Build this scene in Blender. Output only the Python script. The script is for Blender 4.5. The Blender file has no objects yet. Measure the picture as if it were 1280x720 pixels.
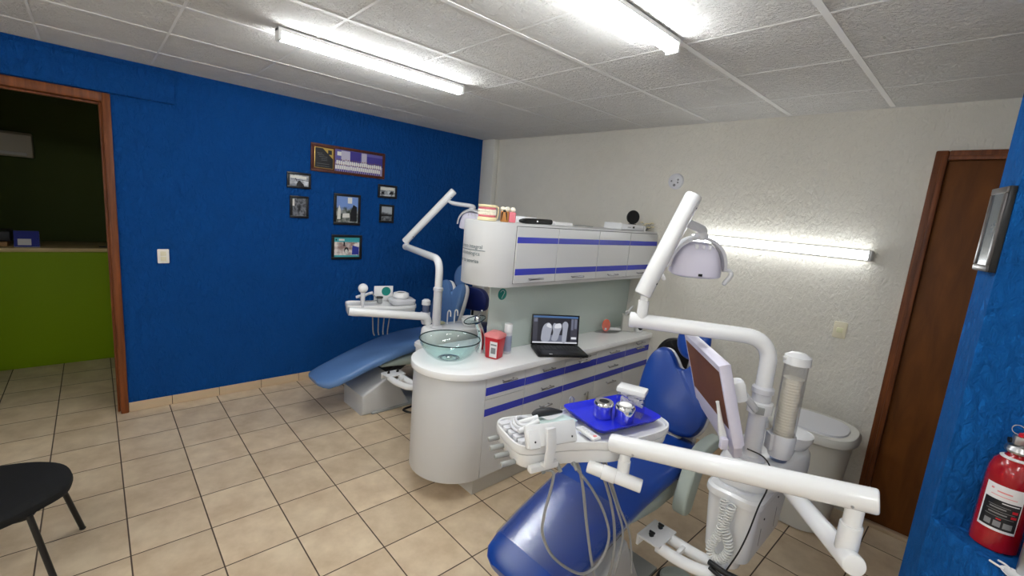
import bpy, bmesh, math, random
from mathutils import Vector, Matrix, Euler
random.seed(7)
SC = bpy.context.scene
COL = SC.collection
PI = math.pi

# ------------------------------------------------------------------ helpers
class MB:
    """Collects shapes into one mesh."""
    def __init__(self):
        self.bm = bmesh.new()

    def _add(self, t, m=None):
        if m is not None:
            bmesh.ops.transform(t, matrix=m, verts=t.verts[:])
        me = bpy.data.meshes.new('tmp')
        t.to_mesh(me)
        t.free()
        self.bm.from_mesh(me)
        bpy.data.meshes.remove(me)
        return self

    def box(self, x0, x1, y0, y1, z0, z1, bev=0.0, m=None, seg=2, mi=0):
        t = bmesh.new()
        bmesh.ops.create_cube(t, size=1.0)
        for v in t.verts:
            v.co = Vector(((x0 + x1) / 2 + v.co.x * (x1 - x0), (y0 + y1) / 2 + v.co.y * (y1 - y0), (z0 + z1) / 2 + v.co.z * (z1 - z0)))
        if bev > 0:
            bmesh.ops.bevel(t, geom=t.edges[:], offset=bev, segments=seg, profile=0.5, affect='EDGES', clamp_overlap=True)
        for f in t.faces:
            f.material_index = mi
        return self._add(t, m)

    def cbox(self, c, s, bev=0.0, rot=(0, 0, 0), seg=2, mi=0):
        m = Matrix.Translation(Vector(c)) @ Euler(rot).to_matrix().to_4x4()
        return self.box(-s[0] / 2, s[0] / 2, -s[1] / 2, s[1] / 2, -s[2] / 2, s[2] / 2, bev, m, seg, mi)

    def prism(self, poly, z0, z1, bev=0.0, m=None, seg=2, mi=0):
        t = bmesh.new()
        a = [t.verts.new((p[0], p[1], z0)) for p in poly]
        b = [t.verts.new((p[0], p[1], z1)) for p in poly]
        n = len(poly)
        t.faces.new(a[::-1]); t.faces.new(b)
        for i in range(n):
            t.faces.new((a[i], a[(i + 1) % n], b[(i + 1) % n], b[i]))
        bmesh.ops.recalc_face_normals(t, faces=t.faces[:])
        if bev > 0:
            e = [e for e in t.edges if abs(e.verts[0].co.z - e.verts[1].co.z) < 1e-6]
            bmesh.ops.bevel(t, geom=e, offset=bev, segments=seg, profile=0.5, affect='EDGES', clamp_overlap=True)
        for f in t.faces:
            f.material_index = mi
        return self._add(t, m)

    def tube(self, pts, r, n=14, cap=True, closed=False, m=None, mi=0):
        pts = [Vector(p) for p in pts]
        k = len(pts)
        rs = r if isinstance(r, (list, tuple)) else [r] * k
        t = bmesh.new()
        tang = []
        for i in range(k):
            if closed:
                d = pts[(i + 1) % k] - pts[(i - 1) % k]
            else:
                d = pts[min(i + 1, k - 1)] - pts[max(i - 1, 0)]
            tang.append(d.normalized())
        up = Vector((0, 0, 1)) if abs(tang[0].z) < 0.9 else Vector((1, 0, 0))
        nrm = (up - tang[0] * up.dot(tang[0])).normalized()
        rings = []
        for i in range(k):
            nrm = nrm - tang[i] * nrm.dot(tang[i])
            if nrm.length < 1e-6:
                nrm = tang[i].orthogonal()
            nrm.normalize()
            bi = tang[i].cross(nrm)
            rings.append([t.verts.new(pts[i] + (nrm * math.cos(2 * PI * j / n) + bi * math.sin(2 * PI * j / n)) * rs[i]) for j in range(n)])
        for i in range(k if closed else k - 1):
            a, b = rings[i], rings[(i + 1) % k]
            for j in range(n):
                t.faces.new((a[j], a[(j + 1) % n], b[(j + 1) % n], b[j]))
        if cap and not closed:
            t.faces.new(rings[0][::-1]); t.faces.new(rings[-1])
        for f in t.faces:
            f.material_index = mi
        bmesh.ops.recalc_face_normals(t, faces=t.faces[:])
        return self._add(t, m)

    def rod(self, a, b, r, n=20, rnd=0.0, mi=0):
        """Cylinder with softened ends."""
        a, b = Vector(a), Vector(b)
        d = (b - a).normalized()
        e = rnd if rnd else r * 0.12
        e = min(e, (b - a).length * .3)
        return self.tube([a, a + d * e * .3, a + d * e, b - d * e, b - d * e * .3, b], [max(r - e, r * .35), r - e * .3, r, r, r - e * .3, max(r - e, r * .35)], n, mi=mi)

    def lathe(self, prof, c=(0, 0, 0), n=32, m=None, mi=0):
        t = bmesh.new()
        rings = []
        for (r, z) in prof:
            if r < 1e-5:
                rings.append([t.verts.new((0, 0, z))])
            else:
                rings.append([t.verts.new((r * math.cos(2 * PI * j / n), r * math.sin(2 * PI * j / n), z)) for j in range(n)])
        for i in range(len(rings) - 1):
            a, b = rings[i], rings[i + 1]
            for j in range(n):
                q = [a[j % len(a)], a[(j + 1) % len(a)], b[(j + 1) % len(b)], b[j % len(b)]]
                u = []
                for v in q:
                    if v not in u:
                        u.append(v)
                if len(u) > 2:
                    t.faces.new(u)
        bmesh.ops.recalc_face_normals(t, faces=t.faces[:])
        for f in t.faces:
            f.material_index = mi
        mm = Matrix.Translation(Vector(c))
        if m is not None:
            mm = mm @ m
        return self._add(t, mm)

    def loft(self, rings, cap=True, m=None, mi=0):
        t = bmesh.new()
        rr = [[t.verts.new(p) for p in r] for r in rings]
        n = len(rings[0])
        for i in range(len(rr) - 1):
            for j in range(n):
                t.faces.new((rr[i][j], rr[i][(j + 1) % n], rr[i + 1][(j + 1) % n], rr[i + 1][j]))
        if cap:
            t.faces.new(rr[0][::-1]); t.faces.new(rr[-1])
        bmesh.ops.recalc_face_normals(t, faces=t.faces[:])
        for f in t.faces:
            f.material_index = mi
        return self._add(t, m)

    def ell(self, c, r, m=None, u=24, v=14, mi=0):
        t = bmesh.new()
        bmesh.ops.create_uvsphere(t, u_segments=u, v_segments=v, radius=1)
        for f in t.faces:
            f.material_index = mi
        mm = Matrix.Translation(Vector(c))
        if m is not None:
            mm = mm @ m
        return self._add(t, mm @ Matrix.Diagonal((r[0], r[1], r[2], 1)))

    def poly(self, pts, mi=0):
        t = bmesh.new()
        f = t.faces.new([t.verts.new(p) for p in pts])
        f.material_index = mi
        return self._add(t)

    def mesh(self, verts, faces, m=None, mi=0):
        t = bmesh.new()
        vs = [t.verts.new(v) for v in verts]
        for f in faces:
            try:
                q = t.faces.new([vs[i] for i in f]); q.material_index = mi
            except ValueError:
                pass
        return self._add(t, m)

    def xf(self, m):
        bmesh.ops.transform(self.bm, matrix=m, verts=self.bm.verts[:])
        return self

    def build(self, name, mat, parent=None, world=True, sharp=40):
        me = bpy.data.meshes.new(name)
        if parent is not None and world:
            r = parent
            while r.parent is not None:
                r = r.parent
            M = Matrix.Translation(r.location) @ r.rotation_euler.to_matrix().to_4x4()
            bmesh.ops.transform(self.bm, matrix=M.inverted(), verts=self.bm.verts[:])
        self.bm.to_mesh(me)
        self.bm.free()
        for mm in (mat if isinstance(mat, (list, tuple)) else [mat]):
            me.materials.append(mm)
        me.polygons.foreach_set('use_smooth', [True] * len(me.polygons))
        try:
            me.set_sharp_from_angle(angle=math.radians(sharp))
        except Exception:
            pass
        o = bpy.data.objects.new(name, me)
        COL.objects.link(o)
        if parent is not None:
            o.parent = parent
        return o


def thing(name, label, cat, loc=(0, 0, 0), rotz=0.0, group=None):
    o = bpy.data.objects.new(name, None)
    o.empty_display_size = 0.05
    COL.objects.link(o)
    o.location = loc
    o.rotation_euler = (0, 0, rotz)
    tag(o, label, cat, group)
    return o


def tag(o, label, cat, group=None):
    o['label'] = label
    o['category'] = cat
    if group:
        o['group'] = group
    return o


def struct(o):
    o['kind'] = 'structure'
    return o


def copy_tree(o, parent=None):
    c = o.copy()
    COL.objects.link(c)
    if parent is not None:
        c.parent = parent
    for ch in [x for x in bpy.data.objects if x.parent == o]:
        copy_tree(ch, c)
    return c


def fillet(pts, rad, seg=8):
    pts = [Vector(p) for p in pts]
    out = [pts[0]]
    for i in range(1, len(pts) - 1):
        a, b, c = pts[i - 1], pts[i], pts[i + 1]
        d1, d2 = (a - b), (c - b)
        r = min(rad, d1.length * .49, d2.length * .49)
        p, q = b + d1.normalized() * r, b + d2.normalized() * r
        for k in range(seg + 1):
            s = k / seg
            out.append(p * (1 - s) ** 2 + b * 2 * s * (1 - s) + q * s * s)
    out.append(pts[-1])
    return out


def spline(pts, seg=8):
    """Catmull-Rom through the points."""
    P = [Vector(p) for p in pts]
    P = [P[0] * 2 - P[1]] + P + [P[-1] * 2 - P[-2]]
    out = []
    for i in range(1, len(P) - 2):
        for k in range(seg):
            t = k / seg
            a, b, c, d = P[i - 1], P[i], P[i + 1], P[i + 2]
            out.append(0.5 * ((2 * b) + (c - a) * t + (2 * a - 5 * b + 4 * c - d) * t * t + (3 * b - a - 3 * c + d) * t ** 3))
    out.append(P[-2])
    return out


def rrect(w, h, r, n=6, cx=0, cy=0):
    """Rounded rectangle polygon."""
    out = []
    for (sx, sy, a0) in ((1, 1, 0), (-1, 1, 90), (-1, -1, 180), (1, -1, 270)):
        for k in range(n + 1):
            a = math.radians(a0 + 90 * k / n)
            out.append((cx + sx * (w / 2 - r) + r * math.cos(a), cy + sy * (h / 2 - r) + r * math.sin(a)))
    return out


def smooth_poly(pts, seg=6):
    """Closed Catmull-Rom outline."""
    P = [Vector((p[0], p[1], 0)) for p in pts]
    n = len(P)
    out = []
    for i in range(n):
        a, b, c, d = P[(i - 1) % n], P[i], P[(i + 1) % n], P[(i + 2) % n]
        for k in range(seg):
            t = k / seg
            v = 0.5 * ((2 * b) + (c - a) * t + (2 * a - 5 * b + 4 * c - d) * t * t + (3 * b - a - 3 * c + d) * t ** 3)
            out.append((v.x, v.y))
    return out


def text_mesh(s, size, align='CENTER'):
    cu = bpy.data.curves.new('txt', 'FONT')
    cu.body = s
    cu.size = size
    cu.align_x = align
    cu.resolution_u = 3
    o = bpy.data.objects.new('txt', cu)
    COL.objects.link(o)
    bpy.context.view_layer.update()
    dg = bpy.context.evaluated_depsgraph_get()
    me = bpy.data.meshes.new_from_object(o.evaluated_get(dg))
    v = [tuple(p.co) for p in me.vertices]
    f = [tuple(p.vertices) for p in me.polygons]
    bpy.data.objects.remove(o)
    bpy.data.curves.remove(cu)
    bpy.data.meshes.remove(me)
    return v, f


# ------------------------------------------------------------------ materials
def srgb(r, g, b):
    f = lambda c: (c / 255 / 12.92) if c / 255 <= 0.04045 else ((c / 255 + 0.055) / 1.055) ** 2.4
    return (f(r), f(g), f(b), 1)


def new_mat(name):
    m = bpy.data.materials.new(name)
    m.use_nodes = True
    nt = m.node_tree
    return m, nt, nt.nodes['Principled BSDF'], nt.nodes.new


def pm(name, col, rough=0.4, metal=0.0, coat=0.0, trans=0.0, ior=1.45, var=0.0, scale=8.0, bump=0.0, bscale=60.0, alpha=1.0, spec=0.5):
    m, nt, b, N = new_mat(name)
    b.inputs['Base Color'].default_value = col
    b.inputs['Roughness'].default_value = rough
    b.inputs['Metallic'].default_value = metal
    b.inputs['Coat Weight'].default_value = coat
    b.inputs['Transmission Weight'].default_value = trans
    b.inputs['IOR'].default_value = ior
    b.inputs['Alpha'].default_value = alpha
    b.inputs['Specular IOR Level'].default_value = spec
    L = nt.links.new
    if var > 0 or bump > 0:
        tc = N('ShaderNodeTexCoord')
    if var > 0:
        no = N('ShaderNodeTexNoise'); no.inputs['Scale'].default_value = scale; no.inputs['Detail'].default_value = 4
        L(tc.outputs['Object'], no.inputs['Vector'])
        mx = N('ShaderNodeMix'); mx.data_type = 'RGBA'
        mx.inputs[6].default_value = tuple(c * (1 - var) for c in col[:3]) + (1,)
        mx.inputs[7].default_value = tuple(min(1, c * (1 + var)) for c in col[:3]) + (1,)
        L(no.outputs['Fac'], mx.inputs[0]); L(mx.outputs[2], b.inputs['Base Color'])
    if bump > 0:
        nb = N('ShaderNodeTexNoise'); nb.inputs['Scale'].default_value = bscale; nb.inputs['Detail'].default_value = 3
        L(tc.outputs['Object'], nb.inputs['Vector'])
        bp = N('ShaderNodeBump'); bp.inputs['Strength'].default_value = bump; bp.inputs['Distance'].default_value = 0.004
        L(nb.outputs['Fac'], bp.inputs['Height']); L(bp.outputs['Normal'], b.inputs['Normal'])
    return m


def emis(name, col, s):
    m, nt, b, N = new_mat(name)
    b.inputs['Base Color'].default_value = (0.8, 0.8, 0.8, 1) if s > 5 else (.01, .01, .01, 1)
    b.inputs['Emission Color'].default_value = col
    b.inputs['Emission Strength'].default_value = s
    b.inputs['Roughness'].default_value = .4
    return m


def stucco(name, col, strength, scale, var=0.06, rough=0.75, dist=0.012, streak=True, spec=.3):
    m, nt, b, N = new_mat(name)
    L = nt.links.new
    b.inputs['Roughness'].default_value = rough
    b.inputs['Specular IOR Level'].default_value = spec
    tc = N('ShaderNodeTexCoord')
    mp = N('ShaderNodeMapping')
    mp.inputs['Rotation'].default_value = (0.5, 0.6, 0.4)
    mp.inputs['Scale'].default_value = (1, 1, 0.5) if streak else (1, 1, 1)
    L(tc.outputs['Object'], mp.inputs['Vector'])
    n1 = N('ShaderNodeTexNoise'); n1.inputs['Scale'].default_value = scale; n1.inputs['Detail'].default_value = 6; n1.inputs['Roughness'].default_value = .62
    n1.inputs['Distortion'].default_value = .7
    n2 = N('ShaderNodeTexNoise'); n2.inputs['Scale'].default_value = scale * .22; n2.inputs['Detail'].default_value = 3
    L(mp.outputs['Vector'], n1.inputs['Vector']); L(tc.outputs['Object'], n2.inputs['Vector'])
    rp = N('ShaderNodeValToRGB'); rp.color_ramp.elements[0].position = .38; rp.color_ramp.elements[1].position = .66
    L(n1.outputs['Fac'], rp.inputs['Fac'])
    ad = N('ShaderNodeMath'); ad.operation = 'MULTIPLY_ADD'; ad.inputs[1].default_value = .7
    L(rp.outputs['Color'], ad.inputs[0]); L(n2.outputs['Fac'], ad.inputs[2])
    bp = N('ShaderNodeBump'); bp.inputs['Strength'].default_value = strength; bp.inputs['Distance'].default_value = dist
    L(ad.outputs[0], bp.inputs['Height']); L(bp.outputs['Normal'], b.inputs['Normal'])
    mx = N('ShaderNodeMix'); mx.data_type = 'RGBA'
    mx.inputs[6].default_value = tuple(c * (1 - var) for c in col[:3]) + (1,)
    mx.inputs[7].default_value = tuple(min(1, c * (1 + var)) for c in col[:3]) + (1,)
    L(n2.outputs['Fac'], mx.inputs[0]); L(mx.outputs[2], b.inputs['Base Color'])
    return m


def grid_nodes(nt, ox, oy, rot, size, half):
    """Returns (line factor socket, cell vector socket, object vector) for a rotated square grid."""
    N = nt.nodes.new; L = nt.links.new
    tc = N('ShaderNodeTexCoord')
    s1 = N('ShaderNodeVectorMath'); s1.operation = 'SUBTRACT'; s1.inputs[1].default_value = (ox, oy, 0)
    L(tc.outputs['Object'], s1.inputs[0])
    vr = N('ShaderNodeVectorRotate'); vr.rotation_type = 'Z_AXIS'; vr.inputs['Angle'].default_value = -rot
    L(s1.outputs[0], vr.inputs['Vector'])
    dv = N('ShaderNodeVectorMath'); dv.operation = 'SCALE'; dv.inputs['Scale'].default_value = 1 / size
    L(vr.outputs[0], dv.inputs[0])
    fl = N('ShaderNodeVectorMath'); fl.operation = 'FLOOR'
    L(dv.outputs[0], fl.inputs[0])
    fr = N('ShaderNodeVectorMath'); fr.operation = 'FRACTION'
    L(dv.outputs[0], fr.inputs[0])
    sp = N('ShaderNodeSeparateXYZ'); L(fr.outputs[0], sp.inputs[0])
    res = []
    for ax in (0, 1):
        p = N('ShaderNodeMath'); p.operation = 'PINGPONG'; p.inputs[1].default_value = .5
        L(sp.outputs[ax], p.inputs[0])
        res.append(p.outputs[0])
    mn = N('ShaderNodeMath'); mn.operation = 'MINIMUM'
    L(res[0], mn.inputs[0]); L(res[1], mn.inputs[1])
    mr = N('ShaderNodeMapRange'); mr.inputs['From Min'].default_value = half / size * .75; mr.inputs['From Max'].default_value = half / size * 1.25
    L(mn.outputs[0], mr.inputs['Value'])
    return mr.outputs[0], fl.outputs[0], tc.outputs['Object']


def floor_mat():
    m, nt, b, N = new_mat('beige_floor_tiles')
    L = nt.links.new
    fac, cell, vec = grid_nodes(nt, -3.4556, 0.1045, -0.0155, 0.353, 0.0034)
    wn = N('ShaderNodeTexWhiteNoise'); wn.noise_dimensions = '3D'; L(cell, wn.inputs['Vector'])
    ofs = N('ShaderNodeVectorMath'); ofs.operation = 'MULTIPLY_ADD'; ofs.inputs[1].default_value = (7, 7, 7)
    L(wn.outputs['Color'], ofs.inputs[0]); L(vec, ofs.inputs[2])
    no = N('ShaderNodeTexNoise'); no.inputs['Scale'].default_value = 5.5; no.inputs['Detail'].default_value = 6; no.inputs['Roughness'].default_value = .6
    L(ofs.outputs[0], no.inputs['Vector'])
    rp = N('ShaderNodeValToRGB')
    rp.color_ramp.elements[0].position = .33; rp.color_ramp.elements[0].color = srgb(196, 172, 142)
    rp.color_ramp.elements[1].position = .68; rp.color_ramp.elements[1].color = srgb(222, 202, 172)
    L(no.outputs['Fac'], rp.inputs['Fac'])
    hs = N('ShaderNodeHueSaturation')
    mr = N('ShaderNodeMapRange'); mr.inputs['To Min'].default_value = .93; mr.inputs['To Max'].default_value = 1.05
    L(wn.outputs['Value'], mr.inputs['Value']); L(mr.outputs[0], hs.inputs['Value']); L(rp.outputs['Color'], hs.inputs['Color'])
    mx = N('ShaderNodeMix'); mx.data_type = 'RGBA'
    mx.inputs[6].default_value = srgb(74, 58, 48)
    L(fac, mx.inputs[0]); L(hs.outputs['Color'], mx.inputs[7]); L(mx.outputs[2], b.inputs['Base Color'])
    r2 = N('ShaderNodeMapRange'); r2.inputs['To Min'].default_value = .85; r2.inputs['To Max'].default_value = .38
    L(fac, r2.inputs['Value']); L(r2.outputs[0], b.inputs['Roughness'])
    bp = N('ShaderNodeBump'); bp.inputs['Strength'].default_value = .5; bp.inputs['Distance'].default_value = .003
    ad = N('ShaderNodeMath'); ad.operation = 'MULTIPLY_ADD'; ad.inputs[1].default_value = .15
    L(no.outputs['Fac'], ad.inputs[0]); L(fac, ad.inputs[2])
    L(ad.outputs[0], bp.inputs['Height']); L(bp.outputs['Normal'], b.inputs['Normal'])
    return m


def wood(name, c1, c2, scale=3.0, rough=.45, stretch=(14, 14, 1.0)):
    m, nt, b, N = new_mat(name)
    L = nt.links.new
    tc = N('ShaderNodeTexCoord'); mp = N('ShaderNodeMapping'); mp.inputs['Scale'].default_value = stretch
    L(tc.outputs['Object'], mp.inputs['Vector'])
    no = N('ShaderNodeTexNoise'); no.inputs['Scale'].default_value = scale; no.inputs['Detail'].default_value = 5; no.inputs['Distortion'].default_value = .6
    L(mp.outputs['Vector'], no.inputs['Vector'])
    rp = N('ShaderNodeValToRGB'); rp.color_ramp.elements[0].position = .3; rp.color_ramp.elements[1].position = .72
    rp.color_ramp.elements[0].color = c1; rp.color_ramp.elements[1].color = c2
    L(no.outputs['Fac'], rp.inputs['Fac']); L(rp.outputs['Color'], b.inputs['Base Color'])
    b.inputs['Roughness'].default_value = rough
    b.inputs['Specular IOR Level'].default_value = .25
    return m


def photo_mat(name, dark, light, sky=None, scale=6.0, seed=0.0):
    """Muddled photographic print: noisy patches, lighter towards the top of the print's own picture."""
    m, nt, b, N = new_mat(name)
    L = nt.links.new
    tc = N('ShaderNodeTexCoord')
    mp = N('ShaderNodeMapping'); mp.inputs['Location'].default_value = (seed, seed * 1.7, seed * .6)
    L(tc.outputs['Generated'], mp.inputs['Vector'])
    no = N('ShaderNodeTexNoise'); no.inputs['Scale'].default_value = scale; no.inputs['Detail'].default_value = 5
    L(mp.outputs['Vector'], no.inputs['Vector'])
    rp = N('ShaderNodeValToRGB'); rp.color_ramp.elements[0].position = .38; rp.color_ramp.elements[1].position = .62
    rp.color_ramp.elements[0].color = dark; rp.color_ramp.elements[1].color = light
    L(no.outputs['Fac'], rp.inputs['Fac'])
    last = rp.outputs['Color']
    if sky:
        sp = N('ShaderNodeSeparateXYZ'); L(tc.outputs['Generated'], sp.inputs[0])
        mr = N('ShaderNodeMapRange'); mr.inputs['From Min'].default_value = .5; mr.inputs['From Max'].default_value = .62
        ad = N('ShaderNodeMath'); ad.operation = 'MULTIPLY_ADD'; ad.inputs[1].default_value = .35; ad.inputs[2].default_value = -.15
        L(no.outputs['Fac'], ad.inputs[0])
        a2 = N('ShaderNodeMath'); L(ad.outputs[0], a2.inputs[0]); L(sp.outputs[2], a2.inputs[1])
        L(a2.outputs[0], mr.inputs['Value'])
        mx = N('ShaderNodeMix'); mx.data_type = 'RGBA'; mx.inputs[7].default_value = sky
        L(mr.outputs[0], mx.inputs[0]); L(last, mx.inputs[6]); last = mx.outputs[2]
    L(last, b.inputs['Base Color']); b.inputs['Roughness'].default_value = .35
    return m


M = {}
M['blue'] = stucco('blue_stucco', srgb(7, 70, 138), 1.3, 26, .10, .85, .012, True, .15)
M['blue_lit'] = stucco('blue_stucco_rough_lit', srgb(18, 100, 178), 1.0, 40, .22, .85, .02, True, .15)  # same paint as the blue wall, lightened to put brighter light into its colour
M['white_wall'] = stucco('grey_white_stucco', srgb(226, 222, 211), .55, 42, .04)
M['plain_white'] = pm('plain_white_paint', srgb(236, 234, 228), .8)
M['pillar'] = pm('pillar_paint', srgb(212, 210, 203), .7, bump=.3, bscale=40)
M['floor'] = floor_mat()
M['skirt'] = pm('tile_skirting', srgb(196, 172, 142), .4, var=.08, scale=9)
M['grout'] = pm('grout_joint', srgb(70, 56, 46), .9)
M['ceil'] = stucco('ceiling_tile', srgb(242, 240, 236), 1.0, 44, .05, .9, .014, False)
M['tbar'] = pm('ceiling_tbar', srgb(240, 239, 236), .5)
M['green_wall'] = pm('dark_green_paint', srgb(78, 90, 28), .7, bump=.2, bscale=30)
M['green_desk'] = pm('lime_green_laminate', srgb(128, 158, 10), .6, spec=.2)
M['desk_top'] = pm('pale_laminate', srgb(190, 170, 120), .4)
M['casing'] = wood('door_casing_wood', srgb(84, 44, 20), srgb(130, 72, 36))
M['door'] = wood('brown_door_wood', srgb(86, 48, 14), srgb(116, 66, 22), 2.0, .6, (6, 6, 1.2))
M['lam'] = pm('white_laminate', srgb(206, 206, 206), .28)
M['lamtop'] = pm('white_counter_laminate', srgb(246, 246, 246), .18)
M['stripe'] = pm('blue_stripe_film', srgb(58, 66, 176), .22)
M['gap'] = pm('shadow_gap', srgb(60, 60, 60), .8)
M['plinth'] = pm('pale_plinth', srgb(206, 203, 196), .4)
M['chrome'] = pm('chrome', srgb(225, 225, 228), .12, 1.0)
M['handle'] = pm('satin_handle_metal', srgb(172, 172, 176), .25, 1.0)
M['pewter'] = pm('dark_pewter', srgb(92, 88, 88), .3, .5)
M['steel'] = pm('brushed_steel', srgb(190, 190, 190), .3, 1.0)
M['plast'] = pm('white_plastic', srgb(232, 232, 232), .25, coat=.2)
M['plast2'] = pm('grey_white_plastic', srgb(214, 214, 218), .3)
M['lilac'] = pm('lilac_white_plastic', srgb(224, 220, 236), .3)
M['enamel'] = pm('white_enamel_tube', srgb(236, 236, 236), .2, coat=.3)
M['greyp'] = pm('grey_plastic', srgb(150, 152, 150), .4)
M['base'] = pm('pale_grey_shell', srgb(186, 186, 186), .35)
M['greenpad'] = pm('grey_green_pad', srgb(168, 178, 170), .45)
M['upblue'] = pm('royal_blue_vinyl', srgb(22, 62, 142), .28, bump=.08, bscale=200)
M['uppale'] = pm('faded_blue_vinyl', srgb(88, 122, 170), .26, bump=.08, bscale=200)
M['navy'] = pm('navy_vinyl', srgb(18, 36, 108), .4)
M['black'] = pm('black_plastic', srgb(16, 16, 17), .4)
M['blackf'] = pm('black_fabric', srgb(14, 14, 15), .9, bump=.3, bscale=300)
M['blackm'] = pm('black_painted_metal', srgb(18, 18, 19), .35)
M['hose'] = pm('grey_hose', srgb(150, 150, 148), .4)
M['hosew'] = pm('white_hose', srgb(225, 225, 222), .35)
M['tray'] = pm('blue_tray_plastic', srgb(28, 40, 205), .25)
M['red'] = pm('red_paint', srgb(152, 10, 22), .22, coat=.4)
M['redp'] = pm('red_plastic', srgb(196, 20, 36), .35)
M['redlid'] = pm('translucent_pink_lid', srgb(232, 140, 140), .3)
M['label'] = pm('label_white', srgb(228, 226, 226), .4)
M['labelk'] = pm('label_black', srgb(26, 26, 28), .4)
M['labelg'] = pm('label_grey', srgb(130, 130, 132), .4)
M['ink'] = pm('dark_teal_ink', srgb(52, 84, 92), .5)
M['teal'] = pm('teal_sticker', srgb(22, 128, 118), .4)
M['tealp'] = pm('teal_print', srgb(60, 160, 168), .4)
M['socket'] = pm('cream_switch', srgb(226, 218, 190), .35)
M['switchw'] = pm('white_switch', srgb(232, 228, 218), .35)
M['gold'] = pm('gold_plate', srgb(190, 160, 84), .35, .6)
M['frame'] = pm('black_frame', srgb(15, 15, 18), .35)
M['brownf'] = wood('dark_walnut', srgb(58, 28, 20), srgb(92, 46, 32))
M['cream'] = pm('cream_resin', srgb(236, 222, 178), .4)
M['gum'] = pm('pink_gum', srgb(222, 118, 130), .35)
M['tooth'] = pm('tooth_white', srgb(240, 234, 214), .3)
M['amber'] = pm('amber_bone', srgb(190, 128, 66), .45, var=.2, scale=60)
M['orange'] = pm('orange_shield', srgb(206, 66, 16), .2)
M['bin'] = pm('pale_grey_bin', srgb(206, 204, 196), .42)
M['tubeoff'] = pm('lamp_housing', srgb(224, 224, 222), .35)
M['ac'] = pm('air_conditioner_white', srgb(214, 206, 186), .4)
M['cups'] = pm('stacked_paper_cups', srgb(226, 220, 204), .6)
M['cotton'] = pm('cotton', srgb(246, 244, 242), .9, bump=.8, bscale=120)
M['yellowish'] = pm('ivory_plastic', srgb(226, 224, 186), .4)
M['screenoff'] = pm('screen_painted_reflection', srgb(120, 76, 44), .4, var=.5, scale=4, spec=.15)  # brown reflection is put into the base colour, little real reflection
M['navycard'] = pm('navy_card', srgb(44, 56, 150), .4)
M['papercol'] = pm('paper', srgb(222, 220, 214), .6)
M['darkstuff'] = pm('dark_grey_case', srgb(36, 36, 40), .5)
M['cardboard'] = pm('cardboard', srgb(170, 130, 84), .7)


def glass_mat(name, col, rough=0.0, ior=1.45, fac=.88):
    """Thin glass: mostly clear with a fresnel reflection."""
    m = bpy.data.materials.new(name); m.use_nodes = True
    nt = m.node_tree; N = nt.nodes.new; L = nt.links.new
    nt.nodes.remove(nt.nodes['Principled BSDF'])
    out = nt.nodes['Material Output']
    tr = N('ShaderNodeBsdfTransparent'); tr.inputs[0].default_value = col
    gl = N('ShaderNodeBsdfGlossy'); gl.inputs['Roughness'].default_value = rough
    lw = N('ShaderNodeLayerWeight'); lw.inputs['Blend'].default_value = .5
    pw = N('ShaderNodeMath'); pw.operation = 'POWER'; pw.inputs[1].default_value = 3.5
    L(lw.outputs['Facing'], pw.inputs[0])
    fr = N('ShaderNodeMath'); fr.operation = 'MULTIPLY_ADD'; fr.inputs[1].default_value = (ior - 1) * 1.1; fr.inputs[2].default_value = ((ior - 1) / (ior + 1)) ** 2
    L(pw.outputs[0], fr.inputs[0])
    mx = N('ShaderNodeMixShader')
    L(fr.outputs[0], mx.inputs[0]); L(tr.outputs[0], mx.inputs[1]); L(gl.outputs[0], mx.inputs[2])
    L(mx.outputs[0], out.inputs['Surface'])
    return m


def frosted(name, col, rough, trans):
    m = bpy.data.materials.new(name); m.use_nodes = True
    nt = m.node_tree; b = nt.nodes['Principled BSDF']
    b.inputs['Base Color'].default_value = col
    b.inputs['Roughness'].default_value = rough
    b.inputs['Transmission Weight'].default_value = trans
    b.inputs['IOR'].default_value = 1.2
    return m


M['bowlglass'] = glass_mat('clear_green_glass', (.90, .978, .968, 1), .02, 1.5)
M['rimglass'] = pm('dark_green_glass_edge', srgb(26, 58, 58), .08, trans=.3)
M['acrylic'] = glass_mat('clear_acrylic', (.955, .955, .96, 1), .05, 1.4)
M['acrylicb'] = glass_mat('bluish_acrylic', srgb(214, 220, 236), .05, 1.45)
M['wrap'] = glass_mat('clear_vinyl_cover', (.93, .94, .96, 1), .16, 1.9)
M['panel'] = frosted('frosted_glass_panel', srgb(206, 218, 212), .2, .15)
M['picglass'] = pm('dusty_picture', srgb(74, 84, 92), .15, var=.4, scale=6)
# ------------------------------------------------------------------ camera
XB, YW, ZC = -4.676, 3.865, 2.793
cam = bpy.data.cameras.new('camera')
camo = bpy.data.objects.new('camera', cam)
COL.objects.link(camo)
RW = ((0.6834259860318674, 0.7250710685355586, 0.08485792354914694), (0.17893554397348704, -0.05368466415318159, -0.9823950467798951), (-0.7077506571662664, 0.6865784022290995, -0.1664304806015255))
camo.matrix_world = Matrix(((RW[0][0], -RW[1][0], -RW[2][0], 0), (RW[0][1], -RW[1][1], -RW[2][1], 0), (RW[0][2], -RW[1][2], -RW[2][2], 1.92), (0, 0, 0, 1)))
cam.sensor_width = 36
cam.lens = 36 * 562.133 / 1280
cam.clip_start = 0.05
SC.camera = camo

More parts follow.
